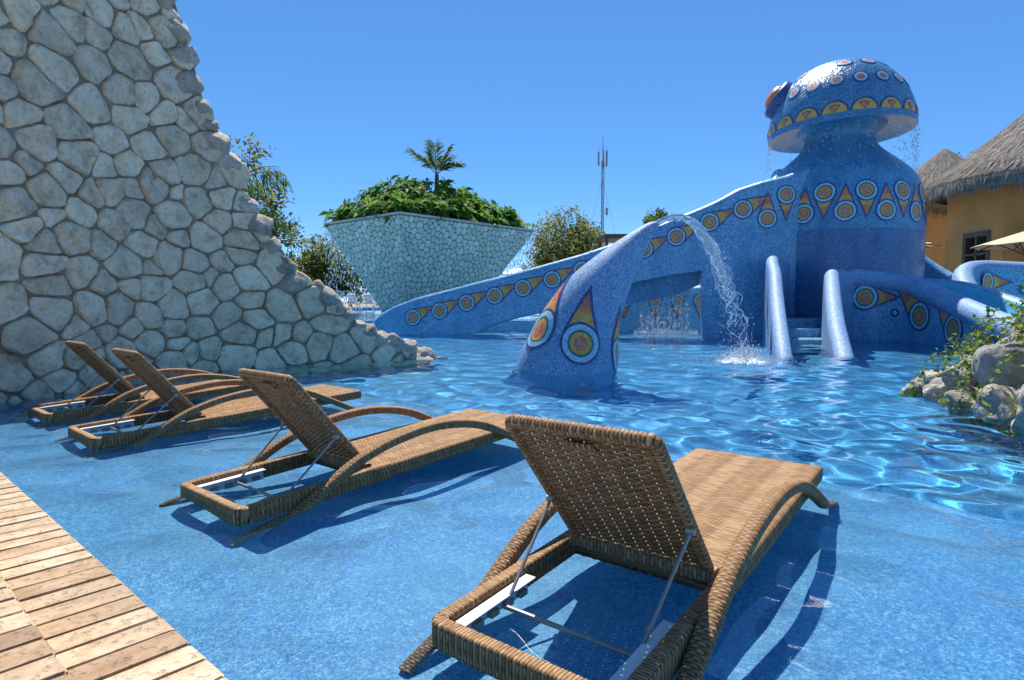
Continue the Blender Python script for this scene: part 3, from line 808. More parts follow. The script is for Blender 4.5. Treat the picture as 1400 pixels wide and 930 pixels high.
# shade below the band, behind the steps, painted as a darker mosaic sheet
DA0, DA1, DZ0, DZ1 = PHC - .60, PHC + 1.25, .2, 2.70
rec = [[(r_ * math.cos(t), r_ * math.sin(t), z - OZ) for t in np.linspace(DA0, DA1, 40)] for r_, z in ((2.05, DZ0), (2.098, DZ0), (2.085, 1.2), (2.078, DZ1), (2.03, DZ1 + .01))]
V2, F2 = loft(rec, False); obj('shade_panel', mesh_np('shade_panel', V2, F2, M['shadepanel'], True, None, 40), body)
def body_map(phi0, z0):
    def f(du, dv, k):
        z = z0 + dv; r_ = body_r(z); ph = phi0 - du / r_        # du to the right as seen from the pool
        ph = phi0 + du / r_
        return (OC[0] + (r_ + k) * math.cos(ph), OC[1] + (r_ + k) * math.sin(ph), z)
    return f
for i in range(13):
    ph = PHC + (-1.28 + i * .228)
    up = i % 2 == 1
    motif('mosaic_motif', body_map(ph, 3.62 if up else 3.13), body, OO, .27, .70, -math.pi / 2 if up else math.pi / 2)

# mushroom head: shell with underside
DR, DC = 1.80, np.array([OC[0] + .0, OC[1], 5.47])
tilt = Matrix.Rotation(R(2.5), 3, Vector((OC[1], -OC[0], 0)).normalized().cross(Vector((0, 0, 1)))) 
tilt = np.array(tilt)
def dome_pt(phi, a, k=0.):
    """a: 0 rim .. pi/2 apex"""
    r_ = DR * math.cos(a) ** .92 if a < math.pi / 2 - 1e-4 else 0; z = DR * 1.04 * math.sin(a)
    nrm_ = np.array([math.cos(a) * math.cos(phi), math.cos(a) * math.sin(phi), math.sin(a)])
    p = np.array([r_ * math.cos(phi), r_ * math.sin(phi), z]) + nrm_ * k
    return tilt @ p + DC
rings = []
for a in np.r_[np.linspace(0, 1.5, 34), 1.5699]:
    rings.append([dome_pt(t, a) - OO for t in np.linspace(0, 2 * math.pi, 72, endpoint=False)])
low = []
for rr_, zz in ((.40, .16), (.62, .12), (.8, .07), (.93, .0), (.975, -.04), (1.0, -.05), (1.004, -.02)):
    low.append([tilt @ np.array([DR * rr_ * math.cos(t), DR * rr_ * math.sin(t), zz]) + DC - OO for t in np.linspace(0, 2 * math.pi, 72, endpoint=False)])
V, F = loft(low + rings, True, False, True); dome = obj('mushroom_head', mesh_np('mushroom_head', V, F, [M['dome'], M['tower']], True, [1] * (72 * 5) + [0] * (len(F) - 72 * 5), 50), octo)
def dome_map(phi0, a0):
    def f(du, dv, k):
        a = a0 + dv / DR; return dome_pt(phi0 + du / (DR * math.cos(a0)), a, k)
    return f
for row, a0, cnt, ph0 in ((0, .55, 18, 0.0), (1, .95, 12, .16)):
    for i in range(cnt):
        ph = 2 * math.pi * i / cnt + ph0
        if math.cos(ph - PHC) < -.35: continue
        motif('mosaic_disc', dome_map(ph, a0), dome, OO, .19, rings=[(0, .48, 4), (.48, .78, 1), (.78, 1, 0)], n=20)
def fan(ph):
    mb = MB(); f = dome_map(ph, .06); n = 18
    def half(r0, r1, m, k, t0=0., t1=math.pi):
        mb.mi = m
        ts = np.linspace(t0, t1, n)
        V = [np.array(f(r_ * math.cos(t), r_ * math.sin(t) * .92, k)) - OO for r_ in (r0, r1) for t in ts]
        mb.add(V, [(i, i + 1, n + i + 1, n + i) for i in range(n - 1)])
    half(.001, .325, 0, .006); half(.001, .275, 6, .011); half(.02, .21, 0, .015, .95, 2.19); half(.04, .185, 4, .019, 1.05, 2.09)
    return mb.build('mosaic_fan', MOT, dome, True, 60)
for i in range(17):
    ph = 2 * math.pi * i / 17 + .1
    if math.cos(ph - PHC) > -.3: fan(ph)
# eye on the side of the head
ep = dome_pt(PHC - 1.35, .62); en = (ep - DC) / np.linalg.norm(ep - DC)
ev = Vector(en); Mq = Matrix.Translation(Vector(ep - OO)) @ ev.to_track_quat('Z', 'Y').to_matrix().to_4x4()
def turned(name, prof, mat, parent, Mx, n=28):
    V, F = loft([[Mx @ Vector((r_ * math.cos(t), r_ * math.sin(t), z)) for t in np.linspace(0, 2 * math.pi, n, endpoint=False)] for r_, z in prof], True, True, True)
    return obj(name, mesh_np(name, V, F, mat, True, None, 50), parent)
eye = turned('eye', [(.52, -.1), (.52, .08), (.46, .15), (.36, .17)], M['navy'], dome, Mq)
turned('eyeball', [(.36, .12), (.35, .19), (.28, .27), (.17, .32), (.03, .34)], M['orange'], dome, Mq)

# ------------------------------------------------------------------ slides: trough swept along a path
def trough(name, st, parent, matset, wall_=.30, width=1.25, inner=.55, flipn=False, cap=True):
    """st: rows (x, y, top z, bottom z) of the decorated face; the trough lies behind it (left-hand normal side)"""
    P = np.array(st, float); n = len(P); T = np.gradient(P[:, :2], axis=0); T /= np.hypot(*T.T)[:, None]
    Nn = np.stack([-T[:, 1], T[:, 0]], 1) * (-1 if flipn else 1)
    rings = []; mats_ = None
    for p, nn in zip(P, Nn):
        zt, zb = p[2], p[3]; h = zt - zb; dep = min(inner, h * .75)
        prof = [(0, zb), (0.0, zb + h * .35), (0, zt - wall_ * .45)]
        prof += [(wall_ / 2 - wall_ / 2 * math.cos(t), zt - wall_ * .45 + wall_ * .45 * math.sin(t)) for t in np.linspace(.35, math.pi - .35, 8)]
        prof += [(wall_, zt - wall_ * .45), (wall_ + .04, zt - dep * .75), (wall_ + .18, zt - dep), (width - wall_ - .18, zt - dep), (width - wall_ - .04, zt - dep * .75), (width - wall_, zt - wall_ * .45)]
        prof += [(width - wall_ / 2 - wall_ / 2 * math.cos(t), zt - wall_ * .45 + wall_ * .45 * math.sin(t)) for t in np.linspace(.35, math.pi - .35, 8)]
        prof += [(width, zt - wall_ * .45), (width, zb)]
        rings.append([(p[0] + nn[0] * a, p[1] + nn[1] * a, z) for a, z in prof])
    rings = np.array(rings) - OO
    m = rings.shape[1]; V, F = loft(rings, True, True, True)
    mi = []
    for i in range(n - 1):
        for k in range(m): mi.append(1 if 8 <= k <= 17 else 0)
    mi += [0, 0]
    return obj(name, mesh_np(name, V, F, matset, True, mi, 60), parent)

# long slide to the left: face from the tower down into the pool
SA, SB = np.array([-4.0, 18.0]), np.array([6.6, 15.5])
tt = [(-.022, .10, -.35), (-.012, .36, -.6), (.013, .58, -.8), (.052, .80, -.9), (.11, 1.02, -1.0), (.177, 1.20, -1.0), (.24, 1.36, -.35), (.26, 1.42, .0), (.30, 1.52, .2), (.36, 1.67, .40), (.455, 1.93, .64), (.55, 2.2, .96), (.638, 2.50, 1.27), (.70, 2.77, 1.47), (.775, 3.10, 1.62), (.842, 3.38, 1.72), (.846, 3.40, -1.05), (.872, 3.52, -1.05), (.92, 3.80, -1.05), (.973, 3.98, -1.05), (1.03, 4.12, -1.05), (1.09, 4.35, -1.05), (1.13, 4.55, -1.05), (1.25, 4.6, -1.05)]
ta = np.array(tt)
SPL = spline(np.array([SA + (SB - SA) * t for t in (-.022, .2, .4, .6, .8, .88)] + [(6.3, 15.72), (7.1, 15.72), (7.8, 15.9), (8.4, 16.3)]), 140)
SPS = np.r_[0, np.cumsum(np.hypot(*np.diff(SPL, axis=0).T))]
tf = SPS / 10.89 - .022
st = [(x, y, np.interp(t, ta[:, 0], ta[:, 1]), np.interp(t, ta[:, 0], ta[:, 2])) for (x, y), t in zip(SPL, tf)]
slide = trough('long_slide', st, octo, [M['blue'], M['cyan']], .34, 1.45, .7); RECEIVERS.append(slide)
sd = (SB - SA) / np.linalg.norm(SB - SA); snn = np.array([sd[1], -sd[0]]); SL = np.linalg.norm(SB - SA)
def slide_map(t, z0):
    return slide_curve(np.array([(x, y) for x, y in SPL]), (t + .022) * 10.89, z0)
def slide_curve(P2, i, z0):
    T = np.gradient(P2, axis=0); T /= np.hypot(*T.T)[:, None]
    def f(du, dv, k):
        q_ = i + du; x, y = np.interp(q_, SPS, P2[:, 0]), np.interp(q_, SPS, P2[:, 1]); a, b = np.interp(q_, SPS, T[:, 0]), np.interp(q_, SPS, T[:, 1])
        return (x + b * (k + .004), y - a * (k + .004), z0 + dv)
    return f
for t, z in zip(np.linspace(.107, .93, 12), (.46, .65, .88, 1.08, 1.29, 1.52, 1.77, 2.0, 2.29, 2.6, 2.95, 3.26)):
    sl2 = math.atan2(.34, 1.0)
    motif('mosaic_motif', slide_map(t, z), slide, OO, .255, .80, sl2 + .14)
for px_, z, an in ((.4150, 3.02, math.pi / 2), (.4455, 3.62, -math.pi / 2)):
    k_ = int(np.argmin(np.abs(SPL[:, 0] / SPL[:, 1] - px_)))
    motif('mosaic_motif', slide_curve(SPL, SPS[k_], z), slide, OO, .255, .70, an)
# hanging skirt under the slide behind the opening
rings = []
for t in np.linspace(.55, .84, 18):
    b = SA + (SB - SA) * t - snn * .5; zt = np.interp(t, ta[:, 0], ta[:, 2]) + .15; x = (t - .55) / .29
    zb = np.interp(t, ta[:, 0], ta[:, 2]) - .02 - .55 * math.sin(max(0, x) * 2.6) ** .8
    c2 = b - snn * .55
    rings.append(np.array([(*b, zb), (*b, zt), (*c2, zt), (*c2, zb)]) - OO)
V, F = loft(rings, True, True, True); obj('slide_underside', mesh_np('slide_underside', V, F, M['tower'], True, None, 40), octo)

# rounded walls: plan path with heights
def round_wall(name, rows, parent, mat, wd=.3, base=OZ, origin=OO, n=70, wd_end=None):
    """rows: x, y, top z ; a wall with a round top"""
    P = spline(np.array(rows), n); T = np.gradient(P[:, :2], axis=0); T /= np.hypot(*T.T)[:, None]; Nn = np.stack([T[:, 1], -T[:, 0]], 1)
    rings = []
    for i, (p, nn) in enumerate(zip(P, Nn)):
        w_ = wd if wd_end is None else wd + (wd_end - wd) * i / (n - 1)
        e = min(1, .25 + min(i, n - 1 - i) / 4)          # ends taper to a rounded nose
        w_ = w_ * math.sqrt(e)
        prof = [(-w_ / 2 * 1.25, base), (-w_ / 2 * 1.05, p[2] - w_ * .9), (-w_ / 2, p[2] - w_ * .5)] + [(-w_ / 2 * math.cos(t), p[2] - w_ * .5 + w_ * .5 * math.sin(t)) for t in np.linspace(.3, math.pi - .3, 9)] + [(w_ / 2, p[2] - w_ * .5), (w_ / 2 * 1.05, p[2] - w_ * .9), (w_ / 2 * 1.25, base)]
        rings.append([(p[0] + nn[0] * a, p[1] + nn[1] * a, max(z, base)) for a, z in prof])
    V, F = loft(np.array(rings) - origin, True, True, True)
    o = obj(name, mesh_np(name, V, F, mat, True, None, 70), parent); RECEIVERS.append(o); return o, P, Nn
# steps between two sweeping stair walls
swl, Pl, Nl = round_wall('stair_wall', [(4.58, 10.15, -.12), (4.75, 10.7, .22), (5.03, 11.5, .62), (5.4, 12.5, 1.08), (5.82, 13.6, 1.62), (6.25, 14.75, 2.02), (7.1, 15.9, 1.9)], octo, M['tent'], .27)
swr, Pr, Nr = round_wall('stair_wall', [(5.52, 10.0, -.12), (5.74, 10.6, .2), (6.1, 11.5, .62), (6.6, 12.6, 1.1), (7.08, 13.6, 1.52), (7.35, 14.1, 1.66), (7.75, 14.5, 1.68), (8.2, 14.85, 1.6)], octo, M['tent'], .31)
for k in range(5):
    mb = MB(); ya = 12.0 + .55 * k; z = -.28 + .2 * k
    a = np.array([5.05 + .25 * k, ya]); b = a + np.array([1.45, -.05])
    dr = np.array([.48, .88]); c2, d2 = b + dr * (3.4 - .5 * k), a + dr * (3.4 - .5 * k)
    Vv = [(*a, OZ), (*b, OZ), (*c2, OZ), (*d2, OZ), (*a, z), (*b, z), (*c2, z), (*d2, z)]
    mb.add(np.array(Vv) - OO, [(0, 1, 5, 4), (1, 2, 6, 5), (2, 3, 7, 6), (3, 0, 4, 7), (4, 5, 6, 7)])
    o = mb.build('step', M['blue'], octo, False); bv = o.modifiers.new('bevel', 'BEVEL'); bv.width = .05; bv.segments = 3; RECEIVERS.append(o)
# wall and curving slide on the other side
fw = [(7.86, 14.58, 1.62), (8.3, 14.64, 1.62), (8.7, 14.55, 1.56), (9.02, 14.1, 1.44), (9.08, 13.4, 1.2), (9.0, 12.5, .95), (8.82, 11.5, .72), (8.55, 10.4, .52), (8.3, 9.4, .36), (8.1, 8.6, .12)]
P = spline(np.array(fw), 80)
st = [(p[0], p[1], p[2], OZ) for p in P]
short = trough('curved_slide', st, octo, [M['blue'], M['cyan']], .36, 1.5, .5); RECEIVERS.append(short)
def roll(name, P, rad, mat, parent, lift=-.13, shift=0.):
    T = np.gradient(P[:, :2], axis=0); T /= np.hypot(*T.T)[:, None]
    mb = MB(); mb.tube([(x - b * shift - OO[0], y + a * shift - OO[1], z + lift - OO[2]) for (x, y, z), (a, b) in zip(P, T)], [rad * min(1, .45 + k / 6, .45 + (len(P) - 1 - k) / 6) for k in range(len(P))], 18)
    o = mb.build(name, mat, parent); RECEIVERS.append(o); return o
roll('rim_roll', P, .23, M['tent'], short, -.15, .13)
def curve_map(P, i, z0):
    P2 = P; L = np.r_[0, np.cumsum(np.hypot(*np.diff(P2[:, :2], axis=0).T))]; T = np.gradient(P2[:, :2], axis=0); T /= np.hypot(*T.T)[:, None]
    def f(du, dv, k):
        s = i + du; x, y = np.interp(s, L, P2[:, 0]), np.interp(s, L, P2[:, 1]); a, b = np.interp(s, L, T[:, 0]), np.interp(s, L, T[:, 1])
        return (x + b * (k + .004), y - a * (k + .004), z0 + dv)
    return f, L[-1]
for s, z, r_, tl, an in ((.55, 1.02, .32, .80, 0.0), (1.90, .60, .34, .92, math.pi - .75), (3.08, .35, .34, .98, math.pi - .75), (4.3, .11, .33, .95, math.pi - .75), (5.5, -.05, .3, .85, math.pi - .75)):
    motif('mosaic_motif', curve_map(P, s, z)[0], short, OO, r_, tl, an)
motif('mosaic_disc', curve_map(P, 1.22, .66)[0], short, OO, .10, rings=[(0, .5, 1), (.5, 1, 0)], n=16)
def lm_map(Pw, s, z0, sgn=-1, wd=.31):
    L = np.r_[0, np.cumsum(np.hypot(*np.diff(Pw[:, :2], axis=0).T))]; T = np.gradient(Pw[:, :2], axis=0); T /= np.hypot(*T.T)[:, None]
    def f(du, dv, k):
        q_ = s + du; x, y = np.interp(q_, L, Pw[:, 0]), np.interp(q_, L, Pw[:, 1]); a, b = np.interp(q_, L, T[:, 0]), np.interp(q_, L, T[:, 1]); e = wd / 2 * 1.24 + k
        return (x + sgn * b * e, y - sgn * a * e, z0 + dv)
    return f
motif('mosaic_motif', lm_map(Pl, 1.3, .12), swl, OO, .24, .7, .9)
motif('mosaic_motif', lm_map(Pl, 3.3, .75), swl, OO, .26, .8, .9)
# tall drop on the tower beside the steps
motif('mosaic_motif', body_map(PHC - 1.0, 1.75), body, OO, .26, .85, math.pi / 2)
# low shoulder wall and the bowl of a second slide beyond
rows = [(10.6, 17.3, 2.9), (11.05, 16.95, 2.4), (11.35, 16.5, 1.95), (11.55, 16.0, 1.6)]
round_wall('shoulder_wall', rows, octo, M['blue'], .3)
rows = [(17.5, 15.4, 1.6), (15.2, 15.9, 1.75), (13.2, 16.15, 1.88), (12.1, 16.1, 1.9), (11.45, 15.6, 1.65), (11.08, 14.7, 1.14), (11.1, 13.9, .86), (11.35, 13.2, .66), (11.9, 12.3, .45), (12.6, 11.5, .2)]
bowl, Pb, Nb = round_wall('bowl_slide', rows, octo, M['blue'], .5)
for s, z, an in ((5.45, 1.42, math.pi), (3.2, 1.40, 0.0), (1.4, 1.3, math.pi)):
    motif('mosaic_motif', lm_map(Pb, s, z, -1, .5), bowl, OO, .27, .85, an)
motif('mosaic_disc', lm_map(Pb, 4.35, 1.2, -1, .5), bowl, OO, .1, rings=[(0, .5, 1), (.5, 1, 0)], n=16)
roll('rim_roll', Pb, .24, M['tent'], bowl, -.16, 0.)
mb = MB()
Pi = Pb[14:64]; c0 = Pi[:, :2].mean(0)
V = [(*p[:2], .62 - .006 * i) for i, p in enumerate(Pi)] + [(14.5, 13.9, .42)]
mb.add(np.array(V) - OO, [(i, i + 1, len(Pi)) for i in range(len(Pi) - 1)]); mb.build('chute_floor', M['cyan'], bowl, False)
# low wall seen through the arch
o, Pg, _ = round_wall('back_wall', [(2.2, 19.3, .95), (4.6, 19.4, 1.3), (7.5, 19.0, 1.5)], octo, M['blue'], .3)
for s in (1.3, 2.3, 3.0, 3.7): motif('mosaic_motif', lm_map(Pg, s, .95, 1, .31), o, OO, .22, .6, -math.pi / 2)

# ------------------------------------------------------------------ tentacle spout
TB = np.array([.74, 8.25, DEEP_Z])
tent = empty('tentacle_spout', TB); tag(tent, 'speckled blue tentacle spout with bullseye mosaics rising from the water', 'fountain')
ax = spline([(.66, 8.25, -1.05, .74), (.70, 8.25, -.4, .71), (.745, 8.25, 0, .675), (.82, 8.25, .28, .62), (.90, 8.24, .56, .545), (1.07, 8.22, .93, .445), (1.30, 8.2, 1.27, .33), (1.55, 8.2, 1.585, .208), (1.76, 8.2, 1.815, .115), (1.86, 8.2, 1.905, .075), (1.925, 8.2, 1.945, .042)], 80)
TT = np.gradient(ax[:, :3], axis=0); TT /= np.linalg.norm(TT, axis=1)[:, None]
def tent_pt(i, ph, k=0.):
    p = np.array([np.interp(i, range(80), ax[:, q]) for q in range(4)]); t = np.array([np.interp(i, range(80), TT[:, q]) for q in range(3)])
    a = np.array([0, -1, 0.]); b = np.cross(a, t); b /= np.linalg.norm(b); r_ = p[3] + k
    return p[:3] + (a * math.cos(ph) + b * math.sin(ph)) * r_
rings = [[tent_pt(i, t) - TB for t in np.linspace(0, 2 * math.pi, 40, endpoint=False)] for i in np.linspace(0, 79, 80)]
V, F = loft(rings, True, True, True); tb = obj('body', mesh_np('body', V, F, M['tent'], True, None, 60), tent); RECEIVERS.append(tb)
SLn = np.r_[0, np.cumsum(np.linalg.norm(np.diff(ax[:, :3], axis=0), axis=1))]
def tent_map(s0, ph0):
    def f(du, dv, k):
        i = np.interp(s0 + dv, SLn, range(80)); r_ = np.interp(i, range(80), ax[:, 3])
        # drop leans so that its tip points straight up
        return tent_pt(i, ph0 + du / max(r_, .2), k)
    return f
sgn_b = 1 if np.cross(np.array([0, -1, 0.]), TT[30])[0] > 0 else -1
S0 = float(np.interp(.40, ax[:, 2], SLn))
for ph in (.02, -1.08, 1.30, 2.4, -2.3):
    motif('mosaic_motif', tent_map(S0, ph * sgn_b), tb, TB, .265, .74, math.pi / 2 + (.22 if sgn_b > 0 else -.22), rings=[(0, .12, 5), (.12, .34, 4), (.34, .52, 3), (.52, .64, 2), (.64, .88, 1), (.88, 1.0, 0)], n=32)

# ------------------------------------------------------------------ falling water
def drops(name, pts, sizes, stretch, label, cat='water', group=None):
    base = np.array([(1, 0, 0), (-1, 0, 0), (0, 1, 0), (0, -1, 0), (0, 0, 1), (0, 0, -1)], float)
    fc = np.array([(0, 2, 4), (2, 1, 4), (1, 3, 4), (3, 0, 4), (2, 0, 5), (1, 2, 5), (3, 1, 5), (0, 3, 5)])
    pts = np.asarray(pts); sizes = np.asarray(sizes)
    st_ = np.ones((len(pts), 3)); st_[:, 2] = stretch
    V = pts[:, None] + base[None] * sizes[:, None, None] * st_[:, None]
    F = (fc[None] + 6 * np.arange(len(pts))[:, None, None]).reshape(-1, 3)
    o0 = V.reshape(-1, 3).mean(0)
    o = obj(name, mesh_np(name, V.reshape(-1, 3) - o0, F, M['drops'], True), None, o0)
    return tag(o, label, cat, group, 'stuff')
r = np.random.default_rng(4)
# jet from the tentacle tip
J = spline([(1.93, 8.2, 1.95), (2.08, 8.27, 2.03), (2.3, 8.37, 2.06), (2.55, 8.48, 1.93), (2.8, 8.6, 1.62), (3.02, 8.72, 1.18), (3.2, 8.82, .68), (3.36, 8.92, .05)], 100)
jet = empty('water_jet', J[0]); tag(jet, 'arching stream of clear water leaving the tentacle tip', 'water jet', kind='stuff')
JO = J[0].copy()
# ragged sheet of water at the start, breaking into strands
rings = []
for i in range(0, 66):
    t = i / 65; p = J[i]; tg = J[i + 1] - J[i]; tg /= np.linalg.norm(tg); bb = np.cross(tg, (0, 1, 0)); bb /= np.linalg.norm(bb); aa = np.cross(bb, tg)
    rad = (.03 + .075 * t) * (1 - .8 * max(0, t - .6) / .4)
    ring = []
    for k in range(14):
        q = 2 * math.pi * k / 14; nz = mnoise.noise(Vector((math.cos(q) * 1.6, math.sin(q) * 1.6, i * .22))) * .75 + mnoise.noise(Vector((math.cos(q) * 4, math.sin(q) * 4, i * .6))) * .35
        ring.append(p + (aa * math.cos(q) * .75 + bb * math.sin(q)) * rad * (1 + nz) - JO)
    rings.append(ring)
V, F = loft(rings, True, True, True); obj('core', mesh_np('core', V, F, M['drops'], True), jet)
mb = MB()
for s in range(18):
    i0 = int(r.integers(8, 62)); ln = int(r.integers(14, 36)); i1 = min(98, i0 + ln); ph = r.random() * 6.28; P = []
    for i in range(i0, i1, 2):
        t = i / 99; p = J[i]; tg = J[i + 1] - J[i]; tg /= np.linalg.norm(tg); bb = np.cross(tg, (0, 1, 0)); bb /= np.linalg.norm(bb); aa = np.cross(bb, tg)
        q = ph + mnoise.noise(Vector((i * .09, s * 3.7, 0))) * 3.5; rad = (.02 + .17 * t) * (.9 + .9 * mnoise.noise(Vector((i * .13, s * 5.1, 7))))
        P.append(p + (aa * math.cos(q) * .8 + bb * math.sin(q)) * rad - JO)
    if len(P) > 3: mb.tube(P, [.0025 + .008 * abs(mnoise.noise(Vector((k * .7, s * 2.3, 3)))) ** .8 for k in range(len(P))], 6)
mb.build('strands', M['drops'], jet)
n = 800; i = r.integers(30, 99, n); t = i / 99
pj = J[i] + r.normal(0, 1, (n, 3)) * (.03 + .10 * t)[:, None]
pj = pj[pj[:, 2] > .01]
drops('water_drops', pj, r.uniform(.0025, .008, len(pj)), 1.4, 'loose droplets around the arching water jet')
# splash where it lands
n = 2600; a = r.random(n) * 6.28; d = np.abs(r.normal(0, .4, n)); ps = np.stack([3.42 + d * np.cos(a), 8.98 + d * np.sin(a), np.abs(r.normal(0, .16, n)) * np.exp(-d * 1.3) + .005], 1)
drops('splash_drops', ps, r.uniform(.004, .012, n), 1.0, 'droplets thrown up where the jet hits the pool')
gx, gy = np.meshgrid(np.linspace(-.95, .95, 70), np.linspace(-.95, .95, 70)); d = np.hypot(gx, gy)
gz = .022 + .05 * np.exp(-(d / .3) ** 2) * (1 + np.sin(gx * 31 + gy * 9) * np.sin(gy * 27 - gx * 6) * .7)
i = np.arange(4900).reshape(70, 70); F = np.stack([i[:-1, :-1], i[:-1, 1:], i[1:, 1:], i[1:, :-1]], -1).reshape(-1, 4)
tag(obj('foam', mesh_np('foam', np.stack([gx, gy, gz], -1), F, M['foam']), None, (3.42, 8.98, 0)), 'white foam patch churned up by the falling jet', 'foam', kind='stuff')
# thin rain from the rim of the head
def rim_rain(n, f0, f1, zlo, name, label, w_=.03):
    ph = PHC + f0 + (f1 - f0) * r.random(n); z = r.random(n) ** 1.2
    P = []
    for p_, zz in zip(ph, z):
        b = dome_pt(p_, -.03); P.append(b + np.array([r.normal(0, w_ + .1 * zz), r.normal(0, w_ + .1 * zz), -.1 - zz * (b[2] - zlo)]))
    drops(name, P, r.uniform(.006, .014, n), 2.2, label)
rim_rain(900, .75, 1.75, 2.2, 'rim_drops', 'fine rain falling from the head rim on the hut side')
rim_rain(220, -1.5, -1.2, 3.9, 'rim_drops', 'water threads falling from the head rim over the long slide', .012)
rim_rain(700, -1.0, .75, 1.2, 'rim_drops', 'fine rain falling in front of the mosaic band')
# curtain under the slide arch
for k in range(9):
    t = .70 + .014 * k; b = SA + (SB - SA) * t - snn * 1.0; zt = np.interp(t, ta[:, 0], ta[:, 2]) - .25
    n = 90; P = np.stack([b[0] + r.normal(0, .035, n), b[1] + r.normal(0, .035, n), r.random(n) * (zt - .02) + .02], 1)
    drops('curtain_drops', P, r.uniform(.008, .02, n), 3.0, 'thread of water dripping under the long slide arch', group='threads of water under the slide arch')
n = 600; t = .68 + .16 * r.random(n); P = np.array([np.append(SA + (SB - SA) * q - snn * (1.0 + r.normal(0, .12)), abs(r.normal(0, .05)) + .01) for q in t])
drops('curtain_splash', P, r.uniform(.01, .03, n), .7, 'line of splashes below the dripping slide arch')
# ------------------------------------------------------------------ vegetation helpers
def leaves(centers, dirs, length, width, r, fold=.25, droop=.2):
    """folded leaf blades (4 triangles) from centre along dir -> V, F"""
    n = len(centers); C = np.asarray(centers, float); D = np.asarray(dirs, float); D /= np.linalg.norm(D, axis=1)[:, None] + 1e-9
    up = np.tile([0, 0, 1.], (n, 1)) + r.normal(0, .45, (n, 3)); S = np.cross(D, up); S /= np.linalg.norm(S, axis=1)[:, None] + 1e-9; U = np.cross(S, D)
    L = (np.asarray(length) * np.ones(n))[:, None]; W = (np.asarray(width) * np.ones(n))[:, None]
    mid = C + D * L * .5 - U * W * fold
    V = np.stack([C, mid + S * W * .5 + U * W * fold * 1.5, C + D * L - U * L * droop, mid - S * W * .5 + U * W * fold * 1.5, mid], 1)
    F = (np.array([(0, 1, 4), (1, 2, 4), (2, 3, 4), (3, 0, 4)])[None] + 5 * np.arange(n)[:, None, None]).reshape(-1, 3)
    return V.reshape(-1, 3), F
def sph(n, r):
    v = r.normal(0, 1, (n, 3)); return v / np.linalg.norm(v, axis=1)[:, None]
def crown_mesh(name, lobes, per, leaf, mat, r, clump=9, spread=.28, droop=.25):
    """leaf clumps through ellipsoid lobes (x,y,z,rx,ry,rz)"""
    C, D = [], []
    for (x, y, z, rx, ry, rz) in lobes:
        n = per; d = sph(n, r); rad = .55 + .45 * r.random(n) ** .5
        p = np.array([x, y, z]) + d * rad[:, None] * np.array([rx, ry, rz]) * (1 + .16 * r.normal(0, 1, n))[:, None]
        for q, dd in zip(p, d):
            m = clump; C.append(q + r.normal(0, 1, (m, 3)) * spread * min(rx, rz) * .5); D.append(dd * .7 + r.normal(0, .7, (m, 3)) + [0, 0, -.1])
    C = np.vstack(C); D = np.vstack(D)
    V, F = leaves(C, D, leaf * r.uniform(.6, 1.3, len(C)), leaf * .55 * r.uniform(.7, 1.2, len(C)), r, .2, droop)
    return mesh_np(name, V, F, mat, True)
def tree(name, loc, h, lobes, label, mat, leaf=.3, per=60, clump=9, cat='tree', group=None, tr=.16, seed=1, droop=.25, spread=.28):
    r = np.random.default_rng(seed); t = empty(name, loc); tag(t, label, cat, group)
    mb = MB(); top = np.mean([l[:3] for l in lobes], axis=0)
    mb.tube([(0, 0, -.2), (top[0] * .2, top[1] * .2, h * .3), (top[0] * .7, top[1] * .7, h * .62), tuple(top)], [tr * 1.3, tr, tr * .75, tr * .3], 8)
    for l in lobes:
        a = np.array([top[0] * .45, top[1] * .45, h * (.35 + .25 * r.random())]); b = np.array(l[:3]); m = (a + b) / 2 + r.normal(0, .12, 3) * l[3]
        mb.tube([a, m, b], [tr * .5, tr * .35, tr * .12], 6)
        for _ in range(4):
            e = b + sph(1, r)[0] * np.array(l[3:]) * .85; mb.tube([m, (m + e) / 2 + r.normal(0, .08, 3) * l[3], e], [tr * .22, tr * .15, tr * .05], 5)
    mb.build('trunk', M['bark'], t)
    obj('crown', crown_mesh('crown', lobes, per, leaf, mat, r, clump, spread, droop), t)
    return t
def lobes_ball(cx, cy, z, R_, n, seed, flat=.8):
    r = np.random.default_rng(seed); out = []
    for k in range(n):
        d = sph(1, r)[0]; q = R_ * (.35 + .35 * r.random())
        out.append((cx + d[0] * R_ * .6, cy + d[1] * R_ * .6, z + d[2] * R_ * .6 * flat, q, q, q * flat))
    return out

# ------------------------------------------------------------------ planter: upturned stone pyramid with shrubs
PF, PL, PR = np.array([-4.9, 27.0]), np.array([-9.34, 30.9]), np.array([1.21, 33.8]); PB = PL + PR - PF; PZ = 4.76
QF, QL, QR = np.array([-5.1, 30.4]), np.array([-5.95, 31.2]), np.array([-3.0, 32.8]); QB = QL + QR - QF
PO = np.array([-4.4, 32.0, -.6])
pl = empty('pyramid_planter', PO); tag(pl, 'upside-down pyramid planter clad in pale teal stones, standing in the upper pool', 'planter')
mb = MB()
tops = [PF, PR, PB, PL]; bots = [QF, QR, QB, QL]; cT = np.mean(tops, axis=0); cB = np.mean(bots, axis=0)
V = [(*q, -.6) for q in bots] + [(*p, PZ) for p in tops]
mb.add(np.array(V) - PO, [(0, 1, 5, 4), (1, 2, 6, 5), (2, 3, 7, 6), (3, 0, 4, 7), (0, 3, 2, 1)])
V = [(*(p + (cT - p) * .04), PZ) for p in tops] + [(*(p + (cT - p) * .06), PZ - .35) for p in tops] + [(*p, PZ) for p in tops]
mb.add(np.array(V) - PO, [(k, (k + 1) % 4, 8 + (k + 1) % 4, 8 + k) for k in range(4)] + [(k, 4 + k, 4 + (k + 1) % 4, (k + 1) % 4) for k in range(4)])
mb.build('shell', M['tealmortar'], pl, False)
